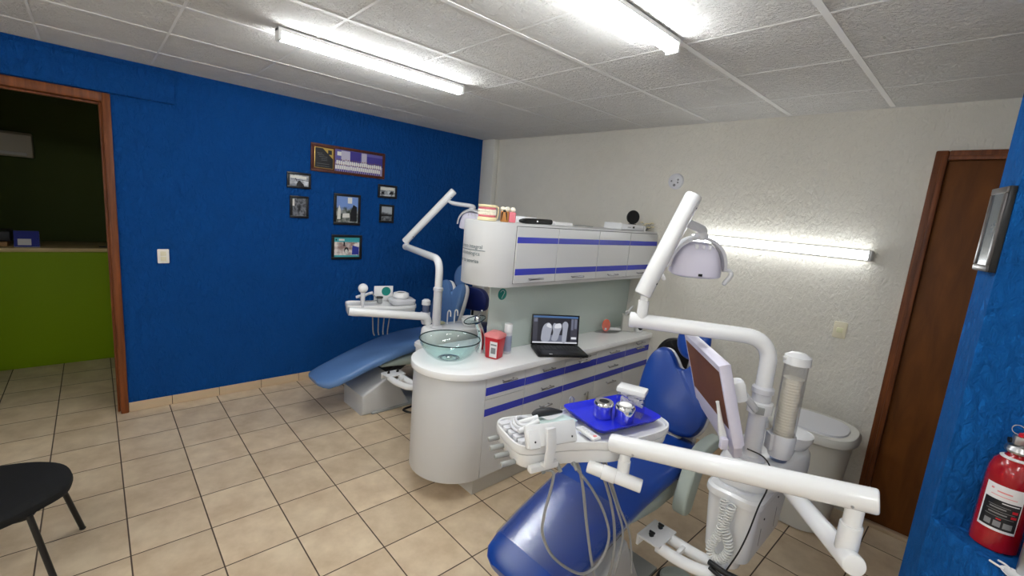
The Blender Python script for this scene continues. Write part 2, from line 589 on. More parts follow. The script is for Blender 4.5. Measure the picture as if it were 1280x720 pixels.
# ------------------------------------------------------------------ room shell
b = MB(); b.box(-8.0, 2.0, -3.0, 4.1, -.12, 0)
struct(b.build('floor', M['floor']))
b = MB(); b.box(XB, 2.0, -3.0, 4.1, ZC, ZC + .1)
ceiling = struct(b.build('ceiling', M['ceil']))
b = MB()
c, s = math.cos(-.0134), math.sin(-.0134)
mg = Matrix.Translation((-.6086, 1.5805, 0)) @ Matrix.Rotation(-.0134, 4, 'Z')
for k in range(-6, 4):
    b.box(k * .5904 - .015, k * .5904 + .015, -4.2, 2.24, ZC - .003, ZC - .0005, 0.001, mg, 1)
for k in range(-7, 4):
    b.box(-3.98, 2.3, k * .5904 - .007, k * .5904 + .007, ZC - .0025, ZC - .0005, 0.001, mg, 1)
b.build('grid_bars', M['tbar'], ceiling)

b = MB()
b.box(XB - .14, XB, .165, 4.0, 0, ZC)
b.box(XB - .14, XB, -.86, .165, 2.47, ZC)
b.box(XB - .14, XB, -3.0, -.86, 0, ZC)
wall_left = struct(b.build('wall_left', M['blue']))
b = MB(); b.box(XB + .0005, XB + .03, -1.3, .592, 2.532, 2.755, .006)
struct(b.build('trim_1', M['blue']))
b = MB(); b.box(XB - .14, 2.0, YW, YW + .14, 0, ZC)
struct(b.build('wall_far', M['white_wall']))
b = MB(); b.box(XB + .001, -4.43, 3.785, YW - .001, 0, ZC - .001, .008)
struct(b.build('trim_2', M['pillar']))
b = MB(); b.box(XB - .14, 2.0, -2.3, -2.2, 0, ZC)
struct(b.build('wall_back', M['plain_white']))
b = MB(); b.box(1.9, 2.0, -3.0, 4.0, 0, ZC)
struct(b.build('wall_right', M['plain_white']))

# skirting of cut floor tiles along the blue wall
b = MB()
y = .205
ys = [.205]
k = .1045 + .353
while k < 3.78:
    ys.append(k + .04); k += .353
ys.append(3.784)
for i in range(len(ys) - 1):
    b.box(XB + .0005, XB + .012, ys[i] + .002, ys[i + 1] - .002, 0.001, .082, .002, None, 1)
b.box(XB + .0005, XB + .006, .206, 3.784, .001, .08, 0, None, 1, 1)
struct(b.build('baseboard_left', [M['skirt'], M['grout']]))
b = MB()
for x0 in [-4.42 + .353 * i for i in range(12)]:
    if x0 + .349 < -.33:
        b.box(x0, x0 + .349, YW - .012, YW - .0005, .001, .082, .002, None, 1)
struct(b.build('baseboard_far', M['skirt']))

# doorway to the reception: wooden casing
b = MB()
for (xa, xb_) in ((XB - .145, XB + .018),):
    b.box(xa, xb_, .155, .165, 0, 2.525, .002)
    b.box(xa, xb_ - .001, -.86, .1552, 2.462, 2.472, .002)
b.box(XB + .0005, XB + .022, .158, .205, 0, 2.527, .006)
b.box(XB + .0005, XB + .0215, -.86, .1585, 2.465, 2.5265, .006)
b.box(XB - .07, XB - .04, .138, .158, 0, 2.47, .003)
b.box(XB - .0695, XB - .0405, -.86, .1385, 2.445, 2.4645, .003)
b.box(XB + .0005, XB + .022, -.93, -.86, 0, 2.527, .006)
struct(b.build('door_1', M['casing']))

# brown door on the far wall
b = MB(); b.box(-.262, .56, YW - .012, YW - .001, .03, 2.452, .003)
d2 = struct(b.build('door_2', M['door']))
b = MB()
b.box(-.324, -.262, YW - .035, YW - .0005, 0.001, 2.51, .008)
b.box(.56, .63, YW - .035, YW - .0005, 0.001, 2.51, .008)
b.box(-.2625, .5605, YW - .0345, YW - .0005, 2.452, 2.5095, .008)
b.box(-.29, -.262, YW - .045, YW - .03, .001, 2.48, .005)
b.box(-.2625, .6, YW - .0445, YW - .03, 2.452, 2.4795, .005)
b.build('door_frame', M['casing'], d2)
b = MB(); b.box(-.262, .56, YW - .05, YW - .0005, .001, .03, .004)
b.build('threshold', M['skirt'], d2)

# near blue wall stub and its low wall with a ledge
SA, SB = (.035, 2.30), (-.012, 2.46)
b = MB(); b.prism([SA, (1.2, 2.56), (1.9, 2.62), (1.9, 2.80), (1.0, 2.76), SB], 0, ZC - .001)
struct(b.build('wall_near', M['blue_lit']))
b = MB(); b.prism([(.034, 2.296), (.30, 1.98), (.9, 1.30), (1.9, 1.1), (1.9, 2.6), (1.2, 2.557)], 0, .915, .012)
struct(b.build('wall_low', M['blue_lit']))

# ------------------------------------------------------------------ the reception beyond the doorway
b = MB()
b.box(-8.0, -7.9, -3.0, 4.0, 0, ZC)
struct(b.build('wall_reception', M['green_wall']))
b = MB(); b.box(-8.0, XB - .14, -3.1, -3.0, 0, ZC); b.box(-8.0, XB - .14, 4.0, 4.1, 0, ZC)
struct(b.build('wall_side', M['green_wall']))
b = MB(); b.box(-8.0, XB - .0, -3.0, 4.1, ZC, ZC + .1)
struct(b.build('ceiling_reception', M['ceil']))

t = thing('reception_counter', 'lime green reception counter with pale top seen through the doorway', 'counter', (-6.5, -.2, 0))
b = MB(); b.box(-6.85, -6.27, -2.4, 1.6, .0, 1.15, .006); b.build('front_panel', M['green_desk'], t)
b = MB(); b.box(-6.90, -6.25, -2.42, 1.62, 1.15, 1.19, .008); b.build('countertop', M['desk_top'], t)
t = thing('air_conditioner', 'white split air conditioner high on the dark green wall', 'air conditioner', (-7.9, -.8, 2.06))
b = MB()
b.prism([(-7.895, 2.06), (-7.72, 2.06), (-7.68, 2.12), (-7.68, 2.30), (-7.72, 2.33), (-7.895, 2.33)], -1.25, -.36, .01,
        Matrix(((1, 0, 0, 0), (0, 0, 1, 0), (0, 1, 0, 0), (0, 0, 0, 1))))
b.build('casing', M['ac'], t)
b = MB(); b.box(-7.70, -7.674, -1.2, -.41, 2.075, 2.11, .004); b.build('louver', M['papercol'], t)
t = thing('tent_card', 'navy folded card standing on the green reception counter', 'card', (-6.36, -.42, 1.19))
b = MB()
b.prism([(-.075, .0), (.06, .0), (-.005, .15)], -.085, .085, 0, Matrix.Translation((-6.37, -.39, 1.191)) @ Matrix(((1, 0, 0, 0), (0, 0, 1, 0), (0, 1, 0, 0), (0, 0, 0, 1))))
b.build('card_body', M['papercol'], t)
b = MB(); b.poly([(-6.308, -.475, 1.195), (-6.308, -.305, 1.195), (-6.3735, -.305, 1.342), (-6.3735, -.475, 1.342)]); b.build('navy_face', M['navycard'], t)
b = MB(); b.poly([(-6.3125, -.45, 1.21), (-6.3125, -.36, 1.21), (-6.338, -.36, 1.268), (-6.338, -.45, 1.268)]); b.build('pale_square', M['label'], t)
t = thing('document_case', 'dark case lying on the reception counter beside the navy card', 'case', (-6.5, -.75, 1.19))
b = MB(); b.box(-6.72, -6.4, -1.1, -.5, 1.235, 1.33, .01); b.build('case_body', M['darkstuff'], t)
b = MB(); b.box(-6.42, -6.39, -.95, -.9, 1.27, 1.29, .004); b.build('latch', M['steel'], t)
tag(MB().box(-6.66, -6.36, -1.05, -.52, 1.191, 1.233, .005).build('cardboard_folder', M['cardboard']), 'flat tan folder under the dark case on the reception counter', 'folder')
tag(MB().box(-6.7, -6.42, -1.1, -.62, 1.332, 1.40, .006).build('paper_ream', M['papercol']), 'white stack of paper on top of the dark case', 'paper')
b = MB(); b.rod((-6.33, .12, 1.197), (-6.30, .24, 1.197), .006); tag(b.build('pen', M['black']), 'black pen lying near the doorway end of the reception counter', 'pen')

# ------------------------------------------------------------------ lamps
lamp_e = emis('lit_tube', (.95, .985, 1.0, 1), 10.0)
lamp_e.node_tree.nodes['Principled BSDF'].inputs['Emission Strength'].default_value = 44.0
lamp_b = emis('added_rear_fill', (.95, .985, 1.0, 1), 28.0)  # emission for the fill tubes added out of view
lamp_w = emis('lit_wall_tube', (.95, .985, 1.0, 1), 9.0)


def tube_lamp(name, label, p, length, axis, down, em=None):
    t = thing(name, label, 'lamp', p)
    rot = Matrix.Translation(p)
    if axis == 'y':
        rot = rot @ Matrix.Rotation(PI / 2, 4, 'Z')
    if down == '-y':
        rot = rot @ Matrix.Rotation(-PI / 2, 4, 'X')
    if down == '+y':
        rot = rot @ Matrix.Rotation(PI / 2, 4, 'X')
    # local: x along, z up towards the surface it is fixed to
    h = length / 2
    b = MB(); b.box(-h, h, -.032, .032, -.022, -.0005, .004, rot); b.build('housing', M['tubeoff'], t)
    b = MB()
    prof = [(-.030, -.022), (-.026, -.048), (-.014, -.062), (.014, -.062), (.026, -.048), (.030, -.022)]
    b.loft([[rot @ Vector((x, q[0], q[1])) for q in prof] for x in (-h + .02, h - .02)])
    b.build('diffuser', em or lamp_e, t)
    for s in (-1, 1):
        b = MB(); b.box(min(s * h, s * (h - .02)), max(s * h, s * (h - .02)), -.034, .034, -.066, -.0005, .006, rot); b.build('end_cap', M['tubeoff'], t)
    return t


tube_lamp('tube_light', 'lit ceiling tube nearest the blue wall', (-2.82, 1.435, ZC - .006), 1.24, 'y', 'z')
tube_lamp('tube_light', 'lit ceiling tube running out of the top of the picture', (-1.195, 1.475, ZC - .006), 1.24, 'y', 'z')
tube_lamp('wall_tube_light', 'lit tube lamp on the white wall behind the overhead lamp', (-1.15, YW, 1.833), 1.26, 'x', '-y', lamp_w)
tube_lamp('tube_light', 'added unseen fill tube on the ceiling to the right of the viewpoint', (.75, .1, ZC - .006), 1.24, 'y', 'z')  # extra lamp out of view, added to brighten the near side
tube_lamp('tube_light', 'added unseen fill tube on the ceiling behind the viewpoint', (-1.3, -1.4, ZC - .006), 1.24, 'y', 'z')  # added out of view to raise the light in the room
tube_lamp('wall_tube_light', 'added unseen fill tube behind the viewpoint, nearer the blue wall', (-2.6, -2.2, 1.85), 1.26, 'x', '+y', lamp_b)  # invented lamp, unseen fill for the ceiling and near wall
tube_lamp('wall_tube_light', 'added unseen fill tube behind the viewpoint, farther from the blue wall', (-.3, -2.2, 1.85), 1.26, 'x', '+y', lamp_b)  # second invented wall tube, also unseen fill

t = thing('wall_detector', 'round white detector with small holes on the white wall', 'detector', (-2.005, YW, 2.31))
mr = Matrix.Rotation(PI / 2, 4, 'X')
b = MB(); b.lathe([(0, .03), (.05, .03), (.066, .022), (.070, 0), (0, 0)], (-2.005, YW - .0005, 2.31), 32, mr); b.build('cover', M['plast2'], t)
b = MB()
for dx, dz, r in ((-.03, .0, .008), (.03, .012, .009), (.03, -.012, .008), (.0, -.035, .012)):
    b.lathe([(0, .002), (r, .002), (r, 0), (0, 0)], (-2.005 + dx, YW - .0315, 2.31 + dz), 12, mr)
b.build('holes', M['labelg'], t)


def wall_switch(label, m, face, mat, mat2):
    t = thing('light_switch', label, 'switch', (m @ Vector((0, 0, 0)))[:])
    b = MB(); b.prism(rrect(.078, .118, .008), .0005, .010, .003, m); b.build('plate', mat, t)
    b = MB()
    for k in face:
        b.box(-.019, .019, k - .018, k + .018, .010, .0145, .002, m)
    b.build('rocker', mat2, t)


ml = Matrix.Translation((XB, .479, 1.312)) @ Matrix(((0, 0, 1, 0), (1, 0, 0, 0), (0, 1, 0, 0), (0, 0, 0, 1)))
wall_switch('white light switch on the blue wall beside the doorway', ml, (-.022, .022), M['switchw'], M['socket'])
mf = Matrix.Translation((-.615, YW, 1.294)) @ Matrix(((1, 0, 0, 0), (0, 0, -1, 0), (0, 1, 0, 0), (0, 0, 0, 1)))
wall_switch('cream light switch on the white wall near the brown door', mf, (0,), M['socket'], M['yellowish'])

# ------------------------------------------------------------------ pictures on the blue wall
def frame_on_left(name, label, y0, y1, z0, z1, bw, build_photo, fm, tilt=0.0):
    t = thing(name, label, 'picture', (XB, (y0 + y1) / 2, z0))
    x0, x1 = XB + .001, XB + .02
    b = MB()
    b.box(x0, x1, y0, y1, z0, z0 + bw, .003); b.box(x0, x1, y0, y1, z1 - bw, z1, .003)
    b.box(x0, x1, y0, y0 + bw, z0 + bw, z1 - bw, .003); b.box(x0, x1, y1 - bw, y1, z0 + bw, z1 - bw, .003)
    b.build('frame', fm, t)
    build_photo(t, x0 + .008, y0 + bw, y1 - bw, z0 + bw, z1 - bw)
    return t


def photo(mats, shapes=()):
    def f(t, x, y0, y1, z0, z1):
        b = MB(); b.box(x - .004, x, y0, y1, z0, z1)
        for (mi, pts) in shapes:
            b.poly([(x + .0006 + .0002 * mi, y0 + u * (y1 - y0), z0 + v * (z1 - z0)) for (u, v) in pts], mi)
        b.build('photograph', mats, t)
    return f


g1 = photo_mat('grey_sea_photo', srgb(120, 124, 132), srgb(205, 208, 214), None, 3, .2)
g2 = photo_mat('dark_street_photo', srgb(40, 42, 48), srgb(120, 122, 128), None, 7, 1.3)
g3 = photo_mat('town_photo', srgb(92, 98, 104), srgb(198, 202, 206), None, 5, 2.1)
g4 = photo_mat('shore_photo', srgb(54, 58, 64), srgb(130, 134, 138), srgb(172, 178, 184), 5, 3.7)
g5 = photo_mat('garden_photo', srgb(40, 54, 40), srgb(150, 152, 150), srgb(112, 142, 200), 5, 5.2)
kk = pm('print_black', srgb(22, 22, 26), .4)
ww = pm('print_white', srgb(216, 214, 206), .4)
dot = lambda cx, cy, rx, ry, n=10: [(cx + rx * math.cos(2 * PI * i / n), cy + ry * math.sin(2 * PI * i / n)) for i in range(n)]
frame_on_left('picture_frame', 'small black frame with grey seascape, upper of the left-hand pair', 1.437, 1.657, 1.968, 2.118, .022,
              photo([g1, kk, ww], [(1, [(.36, 0), (.78, 0), (.74, .2), (.62, .34), (.56, .5), (.46, .46), (.38, .2)]), (1, [(0, .58), (1, .5), (1, .54), (0, .62)]), (2, [(.05, .7), (.9, .66), (.9, .9), (.05, .92)]), (1, [(.2, .98), (.38, .4), (.42, .4), (.24, .98)])]), M['frame'])
frame_on_left('picture_frame', 'small black frame with dark street photo, lower of the left-hand pair', 1.464, 1.637, 1.683, 1.896, .022,
              photo([g2, ww, kk], [(1, [(.02, .55), (.16, .55), (.16, .95), (.02, .95)]), (2, [(.4, .3), (.6, .3), (.58, .55), (.42, .55)])]), M['frame'])
frame_on_left('picture_frame', 'large portrait black frame with garden and tower photo at centre', 1.887, 2.172, 1.636, 1.956, .026,
              photo([g5, ww, kk], [(1, [(.05, .12), (.2, .12), (.2, .5), (.14, .66), (.08, .5)]), (1, [(.52, .74), (.72, .74), (.72, .97), (.52, .97)]), (1, [(.28, .18), (.62, .2), (.6, .36), (.3, .34)]), (2, [(.62, .05), (.95, .05), (.95, .62), (.78, .7), (.66, .4)])]), M['frame'])
frame_on_left('picture_frame', 'small black frame with pale town photo, upper of the right-hand pair', 2.368, 2.595, 1.950, 2.094, .022,
              photo([g3, kk, ww], [(1, [(.1, .2), (.3, .2), (.3, .5), (.1, .45)]), (1, [(.6, .2), (.9, .2), (.9, .5), (.7, .55)]), (2, [(.05, .62), (.95, .66), (.95, .95), (.05, .95)])]), M['frame'])
frame_on_left('picture_frame', 'small black frame with dark shore photo, lower of the right-hand pair', 2.393, 2.567, 1.680, 1.880, .022,
              photo([g4, kk], [(1, [(0, .3), (1, .34), (1, .46), (0, .44)])]), M['frame'])
tl = photo_mat('people_photo', srgb(150, 122, 116), srgb(232, 222, 216), None, 5, 8.0)
frame_on_left('picture_frame', 'landscape black frame with teal banner poster, lowest on the blue wall', 1.872, 2.199, 1.271, 1.531, .026,
              photo([tl, M['tealp'], kk, ww, M['navycard']], [(1, [(0, .76), (1, .76), (1, 1), (0, 1)]), (1, [(0, 0), (1, 0), (1, .09), (0, .09)]), (2, dot(.48, .34, .09, .16)), (3, dot(.48, .28, .06, .12)), (4, [(.7, .12), (.98, .12), (.98, .5), (.72, .6)]),
                     (2, [(.36, .55), (.42, .55), (.42, .76), (.36, .76)]), (3, [(.18, .82), (.4, .82), (.4, .92), (.18, .92)]), (2, dot(.08, .87, .03, .045)), (3, dot(.9, .16, .05, .08))]), M['frame'])


def class_photo(t, x, y0, y1, z0, z1):
    w = y1 - y0
    b = MB(); b.box(x - .004, x + .002, y0, y1, z0, z1); b.build('backing_board', M['brownf'], t)
    # engraved plate on the left quarter
    b = MB()
    b.box(x + .002, x + .005, y0 + .012, y0 + .198, z0 + .014, z1 - .014, .001)
    b.build('gold_border', M['gold'], t)
    b = MB()
    pa, pb, za, zb = y0 + .017, y0 + .193, z0 + .019, z1 - .019
    b.poly([(x + .0055, pa, za), (x + .0055, pb, za), (x + .0055, pb, zb - .09), (x + .0055, pa + .075, zb), (x + .0055, pa, zb)], 0)
    b.poly([(x + .0058, pb - .05, zb - .055), (x + .0058, pb - .012, zb - .055), (x + .0058, pb - .012, zb - .012), (x + .0058, pb - .05, zb - .012)], 0)
    for i, (l, r, zz) in enumerate(((.02, .07, .05), (.03, .09, .066), (.04, .12, .082), (.06, .12, .1), (.06, .12, .115), (.015, .14, .15), (.015, .14, .172))):
        b.poly([(x + .006, pa + l, zb - zz - .001), (x + .006, pa + r, zb - zz - .001), (x + .006, pa + r, zb - zz + .001), (x + .006, pa + l, zb - zz + .001)], 2)
    b.poly([(x + .0056, pb - .002, zb - .092), (x + .0056, pb - .002, zb - .002), (x + .0056, pa + .077, zb - .002)], 1)
    b.build('engraved_plate', [kk, M['gold'], M['labelg']], t)
    pa, pb = y0 + .215, y1 - .006
    b = MB()
    b.box(x + .002, x + .005, pa, pb, z0 + .006, z1 - .006)
    X = x + .0055
    P = lambda u, v: (X, pa + u * (pb - pa), z0 + .006 + v * (z1 - z0 - .012))
    q = lambda u0, u1, v0, v1, mi, d=0: b.poly([(X + d, P(u, v)[1], P(u, v)[2]) for (u, v) in ((u0, v0), (u1, v0), (u1, v1), (u0, v1))], mi)
    q(0, 1, .42, 1, 1); q(.12, .3, .5, .96, 2, .0002); q(.3, .52, .46, .98, 3, .0002); q(.54, .65, .44, .98, 2, .0002); q(.65, 1, .42, .86, 3, .0002); q(.04, .12, .72, .9, 4, .0003)
    rnd = random.Random(3)
    for row, n in ((0, 22), (1, 22)):
        for i in range(n):
            u = .02 + .96 * (i + .5 * row) / n
            v = (.34 if row else .12) + rnd.uniform(-.015, .015)
            q(u - .017, u + .017, v - .02, v + .15, 4, .0004)
            b.poly([(X + .0006, P(u, v)[1] + .006 * math.cos(2 * PI * k / 8), P(u, v + .2)[2] + .007 * math.sin(2 * PI * k / 8)) for k in range(8)], 5)
            if not row:
                q(u - .012, u + .012, .0, .1, 3, .0004)
    b.build('photograph', [pm('photo_lilac', srgb(150, 140, 176), .4), pm('photo_violet', srgb(88, 84, 150), .4), pm('photo_pale', srgb(178, 172, 190), .4), pm('photo_purple', srgb(56, 48, 130), .4), ww, pm('photo_skin', srgb(120, 88, 76), .4)], t)


frame_on_left('wall_plaque', 'wide brown wooden plaque with a group photo above the small frames', 1.654, 2.434, 2.150, 2.420, .022, class_photo, M['brownf'])
# ------------------------------------------------------------------ the dividing cabinet
CY, CXC, CR = 1.83, -2.347, .30        # centre and radius of the rounded end
FX = -2.047                            # plane of the drawer fronts


def d_shape(xc, yc, r, y1, n=22):
    return [(xc + r, y1)] + [(xc + r * math.cos(-PI * k / n), yc + r * math.sin(-PI * k / n)) for k in range(n + 1)] + [(xc - r, y1)]


def bar_handle(parent, y, z, x, ln=.13, name='handle'):
    b = MB()
    b.rod((x + .026, y - ln / 2, z), (x + .026, y + ln / 2, z), .0065, 10)
    for s in (-1, 1):
        b.rod((x, y + s * ln * .36, z), (x + .026, y + s * ln * .36, z), .0045, 8)
    return b.build(name, M['handle'], parent)


def base_unit(label, y0, y1, fronts, plinth=True):
    """fronts: (z0, z1, kind, handle z or None, stripes)"""
    t = thing('base_cabinet', label, 'cabinet', (CXC, (y0 + y1) / 2, 0), 0, 'base cabinets under the counter')
    b = MB(); b.box(CXC - CR, FX - .018, y0 + .0005, y1 - .0005, .15, .858, .001); b.build('carcass', M['gap'], t)
    b = MB(); b.box(CXC - .24, FX - .06, y0 + .0005, y1 - .0005, .0, .149); b.build('plinth', M['plinth'], t)
    b = MB(); b.box(CXC - CR - .014, CXC - CR - .001, y0 + .002, y1 - .002, .152, .856, .002); b.build('rear_panel', M['lam'], t)
    for (z0, z1, kind, hz, stripes) in fronts:
        b = MB(); b.box(FX - .017, FX, y0 + .0022, y1 - .0022, z0 + .0018, z1 - .0018, .0012, None, 1)
        d = b.build(kind, M['lam'], t)
        for (s0, s1) in stripes:
            MB().box(FX + .0002, FX + .0012, y0 + .0022, y1 - .0022, s0, s1).build('stripe', M['stripe'], d)
        if hz == 'lock':
            b = MB(); b.rod((FX, y0 + .30, .50), (FX + .02, y0 + .30, .50), .008); b.box(FX + .015, FX + .03, y0 + .285, y0 + .315, .45, .53, .006)
            b.build('latch', M['steel'], d)
        elif hz:
            bar_handle(d, (y0 + y1) / 2 + .01, hz, FX)
    return t


S1, S2 = (.735, .79), (.592, .642)
u0 = base_unit('base cabinet with rounded end, one drawer and a tall door under the basin', 1.83, 2.19, [(.705, .856, 'drawer', .815, [S1]), (.152, .705, 'door', None, [S2])])
b = MB(); b.prism(d_shape(CXC, CY - .002, CR, CY - .002), .15, .858, .002); b.build('rounded_end', M['lam'], u0, True, 30)
base_unit('base cabinet of three handled drawers, second from the rounded end', 2.19, 2.62, [(.728, .856, 'drawer', .815, [S1]), (.588, .728, 'drawer', .675, [S2]), (.37, .588, 'drawer', .535, []), (.152, .37, 'drawer', None, [])])
base_unit('base cabinet with pull-out board and latched door under the laptop corner', 2.62, 3.03, [(.828, .856, 'pullout_board', .842, []), (.728, .828, 'drawer', .805, [S1]), (.152, .728, 'door', 'lock', [S2])])
base_unit('base cabinet of handled drawers, second from the white wall', 3.03, 3.46, [(.728, .856, 'drawer', .815, [S1]), (.588, .728, 'drawer', .69, [S2]), (.44, .588, 'drawer', .545, []), (.152, .44, 'drawer', None, [])])
base_unit('base cabinet with a thin top board, against the white wall', 3.46, 3.863, [(.80, .856, 'pullout_board', .835, []), (.588, .80, 'drawer', .79, [S1, S2]), (.152, .588, 'door', None, [])])

b = MB(); b.prism(d_shape(CXC, CY, .322, 3.862, 28), .859, .905, .006)
tag(b.build('countertop', M['lamtop'], None, True, 30), 'long white countertop with rounded end over the drawers', 'countertop')

# frosted glass divider between counter and wall cabinet
t = thing('glass_divider', 'frosted glass panel standing between the counter and the wall cabinet', 'glass panel', (-2.34, 2.95, .906))
b = MB(); b.box(-2.345, -2.337, 2.06, 3.862, .9065, 1.423, .001); b.build('pane', M['panel'], t)
b = MB(); b.lathe([(0, .001), (.042, .001), (.042, 0), (0, 0)], (-2.3368, 2.175, 1.33), 24, Matrix.Rotation(PI / 2, 4, 'Y')); st = b.build('sticker', M['teal'], t)
b = MB(); b.tube(spline([(-2.335, 2.155, 1.345), (-2.335, 2.175, 1.36), (-2.335, 2.195, 1.345), (-2.335, 2.185, 1.325), (-2.335, 2.17, 1.30)], 5), .0015, 6); b.build('sticker_mark', M['label'], st)
st['label'] = 'round teal sticker'

# wall cabinet
UX, UC, UR, UY = -2.12, -2.33, .21, 2.05
t = thing('wall_cabinet', 'long white hanging cabinet with blue stripes and a rounded lettered end', 'cabinet', (UC, 3.0, 1.425))
b = MB(); b.prism(d_shape(UC, UY, UR - .0005, 3.862, 26), 1.425, 1.848, .002); body = b.build('cabinet_body', M['lam'], t, True, 30)
b = MB()
b.box(UX, UX + .0008, UY + .004, 3.862, 1.448, 1.832)
b.build('door_gap', M['gap'], t)
for (y0, y1, hy) in ((2.056, 2.462, 2.245), (2.468, 2.952, 2.70), (2.958, 3.40, 3.17), (3.406, 3.860, 3.62)):
    b = MB(); b.box(UX + .001, UX + .014, y0, y1, 1.452, 1.828, .0012, None, 1); d = b.build('door', M['lam'], t)
    for s0, s1 in ((1.722, 1.762), (1.508, 1.551)):
        MB().box(UX + .0142, UX + .0152, y0, y1, s0, s1).build('stripe', M['stripe'], d)
    bar_handle(d, hy, 1.48, UX + .014, .14)


def wrap_text(s, size, ang, z, r, xc, yc, parent, mat, name, bold=0):
    v, f = text_mesh(s, size)
    vv = []
    for (x, y, _) in v:
        a = ang + x / r
        vv.append((xc + (r + .0008) * math.cos(a), yc + (r + .0008) * math.sin(a), z + y))
    b = MB(); b.mesh(vv, f)
    return b.build(name, mat, parent)


A0 = -math.radians(90)
wrap_text('centro integral', .036, A0, 1.667, UR, UC, UY, body, M['ink'], 'lettering')
wrap_text('odontologica', .036, A0 - .02, 1.622, UR, UC, UY, body, M['ink'], 'lettering')
wrap_text('por tu sonrisa', .036, A0 - .08, 1.572, UR, UC, UY, body, M['ink'], 'lettering')
b = MB()
pts = [(UC + (UR + .001) * math.cos(A0 + k * .1), UY + (UR + .001) * math.sin(A0 + k * .1), 1.655) for k in range(-6, 7)]
b.tube(pts, .0018, 6); b.build('underline', M['ink'], body)
b = MB()
vs, fs = [], []
ac = A0 - .95
for k in range(24):
    a = 2 * PI * k / 24
    vs.append((UC + (UR + .0009) * math.cos(ac + .045 / UR * math.cos(a)), UY + (UR + .0009) * math.sin(ac + .045 / UR * math.cos(a)), 1.665 + .045 * math.sin(a)))
b.mesh(vs, [tuple(range(24))]); b.build('round_logo', M['teal'], body)

# ------------------------------------------------------------------ things on the counter
ZT = .906
t = thing('glass_basin', 'clear green glass vessel basin with dark rim on the counter', 'basin', (-2.375, 1.765, ZT))
prof = [(0, 0), (.07, .0), (.115, .012), (.155, .04), (.184, .078), (.200, .112), (.206, .138)]
b = MB(); b.lathe([(r, z) for r, z in prof] + [(.200, .138), (.194, .112), (.178, .080), (.150, .045), (.110, .018), (.066, .007), (0, .007)], (-2.375, 1.765, ZT + .001), 48); b.build('bowl', M['bowlglass'], t, True, 60)
b = MB(); b.tube([(-2.375 + .2035 * math.cos(2 * PI * k / 48), 1.765 + .2035 * math.sin(2 * PI * k / 48), ZT + .139) for k in range(48)], .0042, 8, False, True); b.build('rim', M['rimglass'], t)
b = MB(); b.lathe([(0, .016), (.018, .015), (.024, .010), (.024, .009), (0, .009)], (-2.375, 1.765, ZT + .0008), 24); b.build('drain', M['chrome'], t)
b = MB(); b.lathe([(.05, 0.0), (.072, 0.0), (.075, .003), (.068, .004), (.05, .003)], (-2.375, 1.765, ZT + .0002), 32); b.build('foot_ring', M['chrome'], t)

FXX, FYY = -2.375, 2.035
t = thing('basin_faucet', 'chrome waterfall faucet with a glass disc spout behind the basin', 'faucet', (FXX, FYY, ZT))
b = MB()
path = spline([(FXX, FYY, ZT + .001), (FXX + .006, FYY + .004, ZT + .07), (FXX + .002, FYY - .006, ZT + .15), (FXX - .012, FYY - .03, ZT + .215)], 6)
b.tube(path, [.030 - .009 * (i / (len(path) - 1)) for i in range(len(path))], 18)
b.build('column', M['chrome'], t)
dm = Matrix.Translation((FXX - .02, FYY - .045, ZT + .225)) @ Euler((math.radians(16), math.radians(-6), 0)).to_matrix().to_4x4()
b = MB(); b.lathe([(0, 0), (.04, .002), (.072, .014), (.078, .016), (.072, .018), (.04, .007), (0, .005)], (0, 0, 0), 36, dm); b.build('glass_spout', M['bowlglass'], t)
b = MB(); b.tube([dm @ Vector((.078 * math.cos(2 * PI * k / 36), .078 * math.sin(2 * PI * k / 36), .016)) for k in range(36)], .0035, 8, False, True); b.build('spout_rim', M['rimglass'], t)
b = MB(); b.lathe([(0, 0), (.024, 0), (.026, .01), (.02, .032), (0, .036)], (FXX - .012, FYY - .03, ZT + .232), 20); b.rod((FXX - .012, FYY - .03, ZT + .262), (FXX - .05, FYY + .03, ZT + .285), .006); b.ell((FXX - .055, FYY + .037, ZT + .288), (.011, .011, .011)); b.build('lever', M['chrome'], t)

# sharps container
t = thing('sharps_container', 'red sharps container with pink lid beside the faucet', 'container', (-2.275, 2.075, ZT))
mS = Matrix.Translation((-2.243, 2.055, ZT + .001)) @ Matrix.Rotation(math.radians(20), 4, 'Z')
def rr(w, h, z, r=.02):
    return [Vector((p[0], p[1], z)) for p in rrect(w, h, r, 5)]
b = MB(); b.loft([rr(.094, .094, 0), rr(.10, .10, .004), rr(.118, .118, .145), rr(.12, .12, .15)], True, mS); b.build('tub', M['redp'], t)
b = MB(); b.loft([rr(.126, .126, .15), rr(.128, .128, .156), rr(.122, .122, .168), rr(.09, .09, .178), rr(.07, .07, .186), rr(.05, .05, .188)], True, mS); b.build('lid', M['redlid'], t)
b = MB(); b.box(-.006, .05, -.0585, -.0565, .014, .125, 0, mS @ Matrix(((1, 0, 0, 0), (0, 1, -.0, 0), (0, 0, 1, 0), (0, 0, 0, 1))))
lab = b.build('paper_label', M['label'], t)
b = MB(); b.box(.0, .045, -.0592, -.0586, .098, .108, 0, mS); b.box(.004, .04, -.0592, -.0586, .04, .082, 0, mS); b.build('label_print', M['labelg'], lab)

